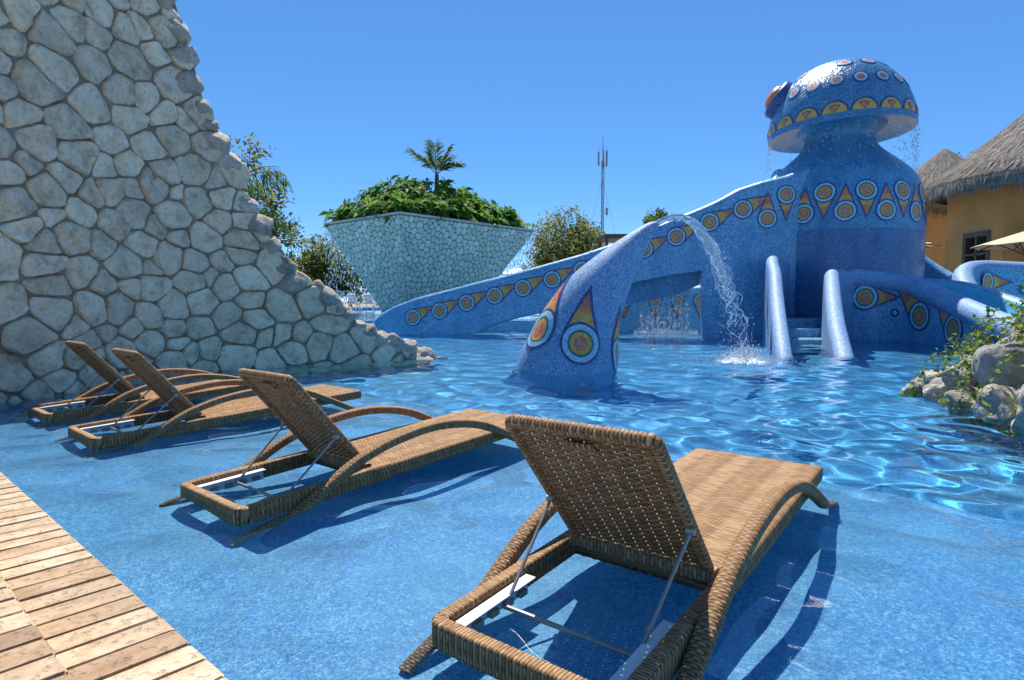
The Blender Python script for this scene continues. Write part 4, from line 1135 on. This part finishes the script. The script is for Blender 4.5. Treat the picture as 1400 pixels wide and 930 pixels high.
mb = MB(); V = [(*(p + (cT - p) * .05), PZ - .2) for p in tops]; mb.add(np.array(V) - PO, [(0, 1, 2, 3)]); mb.build('soil', M['soil'], pl, False)
for k in range(4):
    mb = MB(); a, b = tops[k], tops[(k + 1) % 4]; e = (b - a) / np.linalg.norm(b - a); o_ = np.array([e[1], -e[0]])
    V = [(*(a + o_ * .06 - e * .04), PZ - .03), (*(b + o_ * .06 + e * .04), PZ - .03), (*(b - o_ * .3 - e * .3), PZ - .03), (*(a - o_ * .3 + e * .3), PZ - .03)]
    V += [(x, y, PZ + .07) for x, y, z in V]
    mb.add(np.array(V) - PO, [(0, 1, 5, 4), (1, 2, 6, 5), (2, 3, 7, 6), (3, 0, 4, 7), (4, 5, 6, 7), (0, 3, 2, 1)])
    mb.build('rim', M['nosing'], pl, False)
rr = random.Random(8)
allst = []
for (A, B, C_, D_) in ((PL, PF, QF, QL), (PF, PR, QR, QF)):
    # bilinear face: u along top, v down
    A3, B3, C3, D3 = (np.array([*A, PZ - .06]), np.array([*B, PZ - .06]), np.array([*C_, -.6]), np.array([*D_, -.6]))
    nr_ = np.cross(B3 - A3, D3 - A3); nr_ /= np.linalg.norm(nr_)
    if nr_[1] > 0: nr_ = -nr_
    ux = (B3 - A3) / np.linalg.norm(B3 - A3); vy = np.cross(nr_, ux)
    if vy[2] > 0: vy = -vy
    to2 = lambda p: ((p - A3) @ ux, (p - A3) @ vy)
    poly = [to2(p) for p in (A3, B3, C3, D3)]
    if area(poly) < 0: poly = poly[::-1]
    def mk(A3=A3, ux=ux, vy=vy, nr_=nr_): return lambda a, b, d: A3 + ux * a + vy * b + nr_ * d
    f3 = mk()
    def inside(x, y, poly=poly):
        return all((poly[(k + 1) % 4][0] - poly[k][0]) * (y - poly[k][1]) - (poly[(k + 1) % 4][1] - poly[k][1]) * (x - poly[k][0]) > 0 for k in range(4))
    xsP = [p[0] for p in poly]; ysP = [p[1] for p in poly]
    pts = scatter(min(xsP), max(xsP), min(ysP), max(ysP), inside, .19, .30, 14000, rr)
    for lp_ in cells(pts, poly):
        if len(lp_) < 3: continue
        lp = shrink_round(lp_, .012, 9)
        if lp is None: continue
        allst.append((abs(area([tuple(x) for x in lp])), lp, f3))
allst.sort(key=lambda t: -t[0])
rest = MB()
for k, (a, lp, f3) in enumerate(allst):
    c = lp.mean(axis=0); og = np.array(f3(c[0], c[1], 0)); n = len(lp)
    rows = [[f3(*p, -.02) for p in lp], [f3(*p, .03) for p in lp], [f3(*(c + (p - c) * .75), .05) for p in lp]]
    V, F = loft(rows, True, False, True)
    if k < 290: obj('stone', mesh_np('stone', V - og, F, M['tealstone'], True, None, 45), pl, og - PO)
    else: rest.add(V - PO, F)
if rest.v: tag(rest.build('small_stones', M['tealstone'], pl), kind='stuff')
# schefflera-like shrub filling the planter
r = np.random.default_rng(21)
sh = empty('planter_shrub', (*cT, PZ - .2)); tag(sh, 'dense glossy green shrub overflowing the top of the pyramid planter', 'shrub')
C, D, Ls = [], [], []
mbst = MB()
ea, eb = (PR - PF), (PL - PF)
for _ in range(900):
    a, b = r.random(), r.random(); base = PF + ea * (.03 + .94 * a) + eb * (.04 + .92 * b); edge = min(a, 1 - a) * 9.1, min(b, 1 - b) * 5.9
    dome_h = 2.25 * min(1, (.30 + min(edge) * .42)) * (1 - .22 * abs(a - .38)) * r.uniform(.75, 1.1)
    z = PZ - .1 + dome_h * (r.random() ** .45)
    p = np.array([*base, z]) - np.array([*cT, PZ - .2]); out = np.array([*(base - cT), 0]); out /= np.linalg.norm(out) + 1e-6
    if min(edge) < .8: p = p + out * r.uniform(-.1, .45)
    tilt_ = np.array([0, 0, 1]) + out * .5 + r.normal(0, .35, 3); tilt_ /= np.linalg.norm(tilt_)
    m = int(r.integers(6, 9)); e1 = np.cross(tilt_, [1, .2, 0]); e1 /= np.linalg.norm(e1); e2 = np.cross(tilt_, e1)
    for k in range(m):
        q = 2 * math.pi * k / m + r.random() * .4; C.append(p); D.append(e1 * math.cos(q) + e2 * math.sin(q) + tilt_ * .15); Ls.append(r.uniform(.34, .58))
    if r.random() < .3: mbst.tube([p * [.75, .75, 0] + [0, 0, .0], p * [.9, .9, .6], p], [.03, .02, .01], 5)
V, F = leaves(C, D, np.array(Ls), np.array(Ls) * .42, r, .15, .35)
obj('foliage', mesh_np('foliage', V, F, M['leaf'], True), sh); mbst.build('stems', M['stem'], sh)

def frond(base, d0, length, r, droop=.9, n=34, lw=.035, ll=.45, bend=None):
    """palm frond: curved rachis with leaflets -> (tube path, leaf arrays)"""
    d = np.array(d0, float); d /= np.linalg.norm(d); P = [np.array(base, float)]
    for k in range(14):
        d = d + np.array([0, 0, -droop / 14]); d /= np.linalg.norm(d); P.append(P[-1] + d * length / 14)
    P = np.array(P); C, D, L = [], [], []
    for k in range(n):
        t = .18 + .82 * k / n; i = t * 14; p = np.array([np.interp(i, range(15), P[:, q]) for q in range(3)]); j = min(13, int(i)); tg = P[j + 1] - P[j]; tg /= np.linalg.norm(tg)
        s = np.cross(tg, [0, 0, 1]); s /= np.linalg.norm(s) + 1e-6
        for sg in (1, -1):
            C.append(p); D.append(tg * .75 + s * sg * .8 + np.array([0, 0, .1]) + r.normal(0, .09, 3)); L.append(ll * (1 - .55 * abs(t - .45)) * r.uniform(.8, 1.1))
    return P, C, D, L
def palm(name, loc, h, fr, label, seed, trunk_r=.09, ll=.5, lean=(0, 0)):
    r = np.random.default_rng(seed); t = empty(name, loc); tag(t, label, 'palm')
    mb = MB(); mb.tube([(0, 0, -.3), (lean[0] * .4, lean[1] * .4, h * .5), (lean[0], lean[1], h)], [trunk_r * 1.2, trunk_r, trunk_r * .8], 10); mb.build('trunk', M['bark'], t)
    for d0, ln, dr in fr:
        P, C, D, L = frond((lean[0], lean[1], h), d0, ln, r, dr, 30, ll=ll)
        f = MB(); f.tube(P, np.linspace(.022, .006, 15), 5); o = f.build('frond', M['stem'], t)
        V, F = leaves(C, D, np.array(L), .075, r, .1, .35); obj('leaflets', mesh_np('leaflets', V, F, M['palm'], True), o)
    return t
palm('young_palm', (-3.9, 32.2, PZ + .2), 2.5, [((-.75, -.2, .85), 1.8, .35), ((-.22, .2, 1.3), 1.7, .3), ((-.05, -.3, 1.4), 1.6, .25), ((.42, .1, 1.15), 1.6, .5), ((.75, -.3, .75), 1.5, .9), ((.3, .5, 1), 1.6, .7), ((-.35, .4, .9), 1.6, .8), ((.5, -.2, .55), 1.3, 1.0)],
     'young palm with few fronds growing out of the planter shrub', 5, .13, .75)
# water running off the planter corners
for (P0, lab) in ((PL, 'spray dripping from the far corner of the pyramid planter by the stone wall'), (PR, 'spray dripping from the pyramid planter corner beside the round tree')):
    n = 1100; k = r.random(n) ** .9; z = PZ - .1 - k * 4.2; inward = (cT - P0) / np.linalg.norm(cT - P0); w_ = r.random(n) * 2.6
    P = np.stack([P0[0] + inward[0] * w_ + r.normal(0, .08, n), P0[1] + inward[1] * w_ + r.normal(0, .08, n), z], 1); keep = (PZ - z) > w_ * .3
    drops('corner_drops', P[keep], r.uniform(.012, .032, keep.sum()), 3.0, lab)

# ------------------------------------------------------------------ plants behind the stone wall
tree('wall_shrub', (-4.95, 11.2, .42), 3.1, [(-.1, 0, 3.1, .55, .5, .35), (.3, .1, 2.65, .45, .45, .3), (-.6, .1, 2.9, .6, .5, .5), (.55, 0, 2.0, .45, .4, .35), (.85, 0, 1.55, .4, .35, .3), (.35, .2, 2.2, .4, .4, .35)], 'small leafy tree peeping over the broken edge of the stone wall', M['leaf_olive'], .10, 46, 8, 'tree', None, .06, 31, .2, .3)
rp = np.random.default_rng(33)
pt = empty('hanging_palm', (-4.6, 10.2, .42)); tag(pt, 'palm with long drooping leaflets hanging beside the stone wall edge', 'palm')
mb = MB(); mb.tube([(0, 0, -.2), (.0, 0, 1.2), (.0, 0, 2.3)], [.09, .08, .06], 8); mb.build('trunk', M['bark'], pt)
for d0, ln, dr in (((.55, -.1, .7), 1.1, 1.5), ((.75, .1, -.1), 1.0, .8), ((-.4, .3, .8), 1.0, 1.3), ((.35, .3, .9), 1.0, 1.4)):
    P, C, D, L = frond((0, 0, 2.3), d0, ln, rp, dr, 20, ll=.5)
    D = [np.array(d) * .55 + np.array([0, 0, -.8]) for d in D]
    f = MB(); f.tube(P, np.linspace(.014, .004, 15), 5); o = f.build('frond', M['stem'], pt)
    V, F = leaves(C, D, np.array(L) * 1.1, .022, rp, .1, .05); obj('leaflets', mesh_np('leaflets', V, F, M['palm'], True), o)

# ------------------------------------------------------------------ far bank: trees, loungers, parasol, roof, mast
for k, (x, y, z, R_, mat, leaf, lab, sd) in enumerate((
    (-19.8, 52, 2.6, 2.7, 'leaf_yel', .32, 'yellow-green bush on the far bank, half hidden by the stone wall', 41),
    (-17.0, 55, 2.9, 2.6, 'leaf_olive', .32, 'olive bush on the far bank next to the yellow-green one', 42),
    (-14.2, 54, 2.8, 2.7, 'leaf_dark', .32, 'dark bush on the far bank seen through the planter spray', 43),
    (-11.2, 56, 3.0, 2.8, 'leaf_olive', .34, 'olive tree behind the white loungers and the pyramid planter', 44),
    (-24.0, 57, 3.4, 3.4, 'leaf_dark', .36, 'large dark tree of the far bank behind the stone wall', 45),
    (-7.0, 60, 3.0, 3.0, 'leaf_dark', .36, 'dark tree of the far bank behind the pyramid planter', 46))):
    tree('bank_tree', (x, y, G), z, lobes_ball(0, 0, z, R_, 9, sd), lab, M[mat], leaf, 46, 9, 'tree', 'trees on the far bank', .14, sd)
tree('feathery_tree', (-17.2, 58, G), 6.0, lobes_ball(0, 0, 6.0, 2.1, 6, 52), 'thin feathery tree rising behind the planter spray', M['leaf_olive'], .25, 16, 6, 'tree', None, .09, 52)
tree('round_tree', (5.4, 60, G), 6.6, lobes_ball(0, 0, 6.4, 3.6, 13, 47, .9), 'round olive tree standing between the planter and the mast', M['leaf_olive'], .34, 60, 9, 'tree', None, .22, 47)
tree('round_tree', (3.0, 62, G), 3.4, lobes_ball(0, 0, 3.4, 2.6, 7, 48), 'low olive tree crowding the planter corner', M['leaf_olive'], .34, 44, 9, 'tree', None, .16, 48)
tree('round_tree', (14.2, 62, G), 8.2, lobes_ball(0, 0, 8.1, 1.9, 7, 49), 'dark tree crown showing above the long slide beside the jet', M['leaf_dark'], .34, 44, 9, 'tree', None, .18, 49)
tree('bare_tree', (31.6, 43, G), 9.6, lobes_ball(0, 0, 9.6, 2.0, 8, 50), 'sparse tree with bare twigs behind the thatched roofs', M['leaf_olive'], .2, 12, 5, 'tree', None, .14, 50)
def far_lounger():
    t = empty('deck_lounger')
    mb = MB(); mb.box(0, 1.9, -.33, .33, .30, .36); mb.build('seat', M['white'], t, False)
    mb = MB(); mb.box(0, .08, -.33, .33, -.03, .75, Matrix.Translation((.05, 0, .36)) @ Matrix.Rotation(-.45, 4, 'Y')); mb.build('backrest', M['white'], t, False)
    for x in (.2, 1.7):
        for y in (-.28, .28):
            mb = MB(); mb.box(x - .03, x + .03, y - .03, y + .03, 0, .305); mb.build('leg', M['white'], t, False)
    return t
fl0 = far_lounger()
for k, x in enumerate((-13.4, -12.1, -10.9, -9.7, -8.5)):
    o = fl0 if k == 0 else copy_tree(fl0)
    o.location = (x, 46.6, G); o.rotation_euler = (0, 0, 1.35)
    tag(o, 'small white lounger on the far bank below the planter', 'sun lounger', 'white loungers on the far bank')
def parasol(loc, rad, h, label, mat, rz=0., sides=8, pitch=.32):
    t = empty('parasol', loc, rz); tag(t, label, 'parasol', 'pale canvas parasols')
    mb = MB(); mb.tube([(0, 0, 0), (0, 0, h + rad * pitch)], .04, 10); mb.build('pole', M['wood'], t)
    mb = MB(); n = sides; ring = []
    for k in range(n):
        a = 2 * math.pi * k / n; ring.append((rad * math.cos(a), rad * math.sin(a), h))
    V = [(0, 0, h + rad * pitch)]; F = []
    for k in range(n):
        a, b = np.array(ring[k]), np.array(ring[(k + 1) % n]); m = (a + b) / 2 + np.array([0, 0, rad * .03])
        V += [tuple(a), tuple(m)]
    for k in range(n):
        i0, i1, i2 = 1 + 2 * k, 2 + 2 * k, 1 + 2 * ((k + 1) % n); F += [(0, i0, i1), (0, i1, i2)]
    nV = len(V); V2 = [(x, y, z - .02) for x, y, z in V]; mb.add(V + V2, F + [tuple(i + nV for i in f[::-1]) for f in F] + [(1 + k, nV + 1 + k, nV + 1 + (k + 1) % (2 * n), 1 + (k + 1) % (2 * n)) for k in range(2 * n)])
    mb.build('canopy', mat, t, False)
    for k in range(n):
        mb = MB(); a = ring[k]; mb.tube([(0, 0, h - .28), (a[0] * .62, a[1] * .62, h + rad * pitch * .38 - .04)], .015, 6); mb.tube([(0, 0, h + rad * pitch - .06), (a[0], a[1], h - .035)], .016, 6); mb.build('rib', M['wood'], t)
    mb = MB(); mb.tube([(0, 0, 0), (0, 0, .12)], .3, 16); mb.build('base', M['metalgrey'], t)
    return t
parasol((.4, 41.5 + 6, G), 1.75, 2.55, 'white parasol on the far bank beside the pyramid planter', M['white'], .3)
parasol((14.6, 23.0, .42), 1.15, 2.55, 'cream parasol half hidden behind the octopus body', M['canvas'], .2, 8, .2)
parasol((14.5, 17.3, .42), 1.35, 2.05, 'cream parasol open in front of the ochre hut doorway', M['canvas'], .35, 8, .34)
pv = empty('flat_pavilion', (10.5, 52, G)); tag(pv, 'dark flat-roofed shelter showing above the long slide', 'shelter')
mb = MB(); mb.box(-3, 3, -2, 2, 5.6, 5.95); mb.build('roof', M['wood'], pv, False)
for x in (-2.8, 2.8):
    for y in (-1.8, 1.8):
        mb = MB(); mb.box(x - .12, x + .12, y - .12, y + .12, 0, 5.605); mb.build('post', M['wood'], pv, False)
ms = empty('radio_mast', (17.5, 120, G)); tag(ms, 'tall slim lattice radio mast with antennas at its top', 'mast')
H = 27.5; a3 = [(.28 * math.cos(t), .28 * math.sin(t)) for t in (0, 2.09, 4.19)]
for x, y in a3:
    mb = MB(); mb.tube([(x, y, 0), (x, y, H)], .07, 6); mb.build('leg', M['metalgrey'], ms)
mb = MB()
for k in range(int(H / .8)):
    for i in range(3):
        x0, y0 = a3[i]; x1, y1 = a3[(i + 1) % 3]; mb.tube([(x0, y0, k * .8), (x1, y1, k * .8 + .8)], .035, 4); mb.tube([(x0, y0, k * .8), (x1, y1, k * .8)], .03, 4)
mb.build('lattice', M['metalgrey'], ms)
for x, y, h0, h1, q in ((-.8, 0, 26.6, 29.2, .14), (.75, 0, 26.4, 29.4, .16), (.2, .6, 26.2, 28.8, .14), (.0, -.6, 26.8, 29.4, .12), (.9, .2, 17.2, 18.6, .2)):
    mb = MB(); mb.box(x - q, x + q, y - q, y + q, h0, h1); mb.tube([(0, 0, h0 + .4), (x, y, h0 + .4)], .06, 5); mb.tube([(x, y, h1 - .01), (x, y, h1 + 1.0)], .03, 5); mb.build('antenna', M['metalgrey'], ms, False)
mb = MB(); mb.tube([(0, 0, H), (0, 0, H + 4.6)], .06, 5); mb.build('antenna', M['metalgrey'], ms)
for a in (0.4, 2.5, 4.6):
    mb = MB(); mb.tube([(0, 0, 24), (7 * math.cos(a), 7 * math.sin(a), 0)], .025, 4); mb.build('guy_wire', M['metalgrey'], ms)

# ------------------------------------------------------------------ thatched huts
def hut(loc, Rr, zeave, ztop_, Rw, label, seed, nsides=8, door=None, rot=0.):
    r = np.random.default_rng(seed); t = empty('thatched_hut', loc); tag(t, label, 'hut', 'thatched huts')
    mb = MB(); ring = [(Rw * math.cos(2 * math.pi * k / nsides + rot), Rw * math.sin(2 * math.pi * k / nsides + rot)) for k in range(nsides)]
    zw = zeave + (ztop_ - zeave) * (1 - Rw / Rr) - .15
    wl = empty('walls', parent=t)
    for k in range(nsides):
        a, b = np.array(ring[k]), np.array(ring[(k + 1) % nsides]); e = b - a; L = np.linalg.norm(e); e = e / L; nn = np.array([e[1], -e[0]])
        segs = [(0, L, 0, zw)]
        if door and door[0] == k:
            d0, d1, dz = door[1:]; segs = [(0, d0, 0, zw), (d1, L, 0, zw), (d0, d1, dz, zw)]
        m2 = MB()
        for s0, s1, z0, z1 in segs:
            p0, p1 = a + e * s0, a + e * s1; q0, q1 = p0 - nn * .3, p1 - nn * .3
            m2.add([(*p0, z0), (*p1, z0), (*q1, z0), (*q0, z0), (*p0, z1), (*p1, z1), (*q1, z1), (*q0, z1)], [(0, 1, 5, 4), (1, 2, 6, 5), (2, 3, 7, 6), (3, 0, 4, 7), (4, 5, 6, 7), (0, 3, 2, 1)])
        m2.build('wall_panel', M['ochre'], t, False)
        if door and door[0] == k:
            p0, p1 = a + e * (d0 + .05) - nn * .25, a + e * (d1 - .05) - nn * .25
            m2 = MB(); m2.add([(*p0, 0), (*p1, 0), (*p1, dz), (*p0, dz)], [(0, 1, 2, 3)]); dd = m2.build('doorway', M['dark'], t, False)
            for s0, s1, z0, z1 in ((d0 - .03, d0 + .12, 0, dz + .06), (d1 - .12, d1 + .03, 0, dz + .06), (d0 + .12, d1 - .12, dz - .1, dz + .06), ((d0 + d1) / 2 - .05, (d0 + d1) / 2 + .05, 0, dz - .1), (d0 + .12, d1 - .12, dz * .74, dz * .74 + .08)):
                p0, p1 = a + e * s0 + nn * .03, a + e * s1 + nn * .03; q0, q1 = p0 - nn * .2, p1 - nn * .2; m2 = MB()
                m2.add([(*p0, z0), (*p1, z0), (*q1, z0), (*q0, z0), (*p0, z1), (*p1, z1), (*q1, z1), (*q0, z1)], [(0, 1, 5, 4), (1, 2, 6, 5), (2, 3, 7, 6), (3, 0, 4, 7), (4, 5, 6, 7), (0, 3, 2, 1)]); m2.build('frame', M['wood'], dd, False)
    bpy.data.objects.remove(wl)
    rings = []; nseg = 96
    for f_, drp in ((0.02, 0), (.12, .0), (.35, .06), (.6, .08), (.82, .04), (.90, 0.), (.905, -.10), (1.0, -.12), (1.0, -.42), (.93, -.42)):
        row = []
        for k in range(nseg):
            a = 2 * math.pi * k / nseg; wob = 1 + .012 * mnoise.noise(Vector((math.cos(a) * 3, math.sin(a) * 3, f_ * 4 + seed)))
            row.append((Rr * f_ * wob * math.cos(a), Rr * f_ * wob * math.sin(a), ztop_ + (zeave - ztop_) * f_ - drp * (ztop_ - zeave) * .35 * (1 if drp > 0 else 0) + (drp if drp < 0 else 0) + .05 * mnoise.noise(Vector((math.cos(a) * 6, math.sin(a) * 6, f_ * 9)))))
        rings.append(row)
    V, F = loft(rings, True, True, False); rf = obj('roof', mesh_np('roof', V, F, M['thatch'], True, None, 50), t)
    # straw lying on the roof and hanging from the eave
    n = 12000; a = r.random(n) * 6.283; f_ = np.sqrt(r.random(n)) * .99 + .01
    def rz(f): return ztop_ + (zeave - ztop_) * f - (.045 * np.sin(np.clip(f / .9, 0, 1) * math.pi)) * (ztop_ - zeave) * .4
    L = r.uniform(.25, .55, n); f2 = np.minimum(f_ + L / Rr, 1.015); da = r.normal(0, .012, n); w_ = .007 + .008 * r.random(n)
    z1, z2 = rz(f_) + .0 + r.random(n) * .03, rz(f2) + .01 + r.random(n) * .035
    low_ = f_ > .9; z1 = np.where(low_, z1 - .06, z1)
    def ring_pt(ff, aa, zz): return np.stack([Rr * ff * np.cos(aa), Rr * ff * np.sin(aa), zz], 1)
    P1a, P1b, P2 = ring_pt(f_, a - w_ / (f_ * Rr), z1), ring_pt(f_, a + w_ / (f_ * Rr), z1), ring_pt(f2, a + da, z2)
    V1 = np.stack([P1a, P1b, P2], 1).reshape(-1, 3)
    m = 7000; a = r.random(m) * 6.283; L = r.uniform(.2, .5, m) * (1 + .3 * np.sin(a * 40)); ff = r.uniform(.95, 1.01, m); zz = zeave - .1 + r.normal(0, .05, m); w_ = .008 + .01 * r.random(m)
    Q1, Q2, Q3 = ring_pt(ff, a - w_ / Rr, zz), ring_pt(ff, a + w_ / Rr, zz), ring_pt(ff + r.normal(.004, .012, m), a + r.normal(0, .008, m), zz - L)
    V2 = np.stack([Q1, Q2, Q3], 1).reshape(-1, 3)
    VV = np.vstack([V1, V2]); FF = np.arange(len(VV)).reshape(-1, 3)
    tag(obj('straw', mesh_np('straw', VV, FF, M['straw'], False), rf), kind='stuff')
    return t
hut((18.6, 20.1, .42), 4.55, 4.35, 8.3, 3.7, 'large ochre hut with grey thatched cone roof and dark doorway', 61, 8, (7, 1.0, 2.25, 2.7), R(198))
hut((25.0, 36, .42), 4.6, 5.6, 9.35, 3.8, 'smaller thatched roof peak beyond the large hut', 62, 8, None)

# ------------------------------------------------------------------ rock edge with ivy
rk = empty('rock_planter', (4.4, 5.2, -1.0)); RO = np.array(rk.location); tag(rk, 'bank of grey boulders trailing ivy at the pool edge', 'rock bank')
rr = random.Random(17); rocks = []
spec = [(4.02, 6.0, .04, .13), (4.10, 5.85, .16, .13), (4.02, 5.62, .02, .17), (4.12, 5.45, .24, .20), (3.92, 5.2, .04, .18), (4.06, 5.02, .12, .15), (4.13, 4.95, .40, .25), (3.88, 4.78, .03, .22), (4.0, 4.4, .10, .30), (4.15, 4.35, .52, .30), (3.85, 4.05, -.05, .24), (4.15, 3.95, .25, .32), (4.25, 3.75, .62, .28), (4.05, 3.6, .0, .28), (4.5, 5.6, .22, .26), (4.55, 5.15, .48, .28), (4.6, 4.7, .70, .28), (4.75, 6.0, .1, .28), (4.85, 5.4, .6, .35), (5.1, 5.9, .3, .35), (4.7, 4.2, .8, .28), (5.2, 5.0, .7, .4), (5.4, 6.2, .1, .35), (5.6, 5.6, .5, .4), (3.8, 3.5, -.15, .2), (4.2, 3.2, .3, .32)]
for x, y, z, q in spec:
    q *= 1.14
    me = rock_mesh('rock', (q * rr.uniform(.95, 1.2), q * rr.uniform(.95, 1.2), q * rr.uniform(.8, 1.0)), M['rock'], rr, 4, 12, .12)
    o = obj('rock', me, rk, np.array([x, y, z]) - RO); o.rotation_euler = (rr.uniform(-.4, .4), rr.uniform(-.4, .4), rr.random() * 6); RECEIVERS.append(o)
mb = MB(); rows = []
for x, y, z in ((4.35, 6.1, 0), (4.3, 5.2, .05), (4.35, 4.3, .15), (4.5, 3.2, .2)):
    rows.append([np.array(p) - RO for p in ((x, y, -1.05), (x, y, z), (x + .4, y, z + .3), (x + 1.6, y, z + .35), (x + 1.6, y, -1.05))])
V, F = loft(rows, True, True, True); RECEIVERS.append(obj('core', mesh_np('core', V, F, M['soil'], False), rk))
r = np.random.default_rng(71)
iv = empty('ivy', (4.5, 4.9, .5)); IO = np.array(iv.location); tag(iv, 'trailing green ivy spilling over the boulders with yellow flowers', 'ivy')
C, D = [], []; mb = MB()
runs = [((4.55, 4.6, 1.02), (4.2, 4.75, .62), 9), ((4.7, 5.0, .95), (4.15, 5.05, .62), 9), ((4.7, 4.3, 1.1), (4.3, 4.2, .8), 9), ((4.5, 5.4, .7), (4.0, 5.35, .3), 8), ((4.4, 5.6, .5), (4.05, 5.7, .3), 7), ((4.8, 4.0, 1.1), (4.2, 4.0, .85), 9), ((4.35, 4.8, .7), (3.82, 4.62, .05), 8), ((4.3, 5.2, .5), (3.78, 5.1, .02), 7), ((4.2, 4.5, .8), (3.72, 4.45, .0), 8), ((4.9, 4.6, 1.15), (4.5, 4.4, 1.0), 8), ((5.0, 5.2, 1.0), (4.5, 5.3, .75), 8), ((4.2, 5.8, .35), (3.95, 5.95, .02), 5), ((4.9, 4.2, 1.25), (4.6, 4.1, 1.05), 8), ((4.75, 4.75, 1.2), (4.35, 4.7, .85), 16), ((4.85, 4.4, 1.3), (4.4, 4.45, .95), 16), ((4.8, 5.1, 1.1), (4.4, 5.0, .8), 14)]
for a, b, m in runs:
    for _ in range(int(m * .85)):
        p, q = np.array(a) + r.normal(0, .10, 3), np.array(b) + r.normal(0, .09, 3)
        P = spline([p, (p * .65 + q * .35) + r.normal(0, .06, 3) + [-.05, 0, .05], (p * .25 + q * .75) + r.normal(0, .05, 3) + [-.05, 0, 0], q], 14)
        mb.tube(P - IO, .003, 4)
        for k in range(14):
            for _2 in range(3):
                C.append(P[k] + r.normal(0, .022, 3) - IO); D.append(r.normal(0, 1, 3) + [-.35, -.5, .3])
V, F = leaves(C, D, r.uniform(.03, .062, len(C)), r.uniform(.024, .045, len(C)), r, .15, .1)
obj('foliage', mesh_np('foliage', V, F, M['ivy'], True), iv); mb.build('vines', M['stem'], iv)
for p in ((3.86, 4.52, .62), (4.02, 4.95, .5)):
    f = MB()
    for k in range(6):
        a = k * 1.047; f.add([(0, 0, 0), (.03 * math.cos(a - .4), -.012, .03 * math.sin(a - .4)), (.038 * math.cos(a), -.004, .038 * math.sin(a)), (.03 * math.cos(a + .4), -.012, .03 * math.sin(a + .4))], [(0, 1, 2, 3)])
    f.build('flower', M['flower'], iv, True, 40, np.array(p) - IO)

for o in RECEIVERS: o.cycles.is_caustics_receiver = True
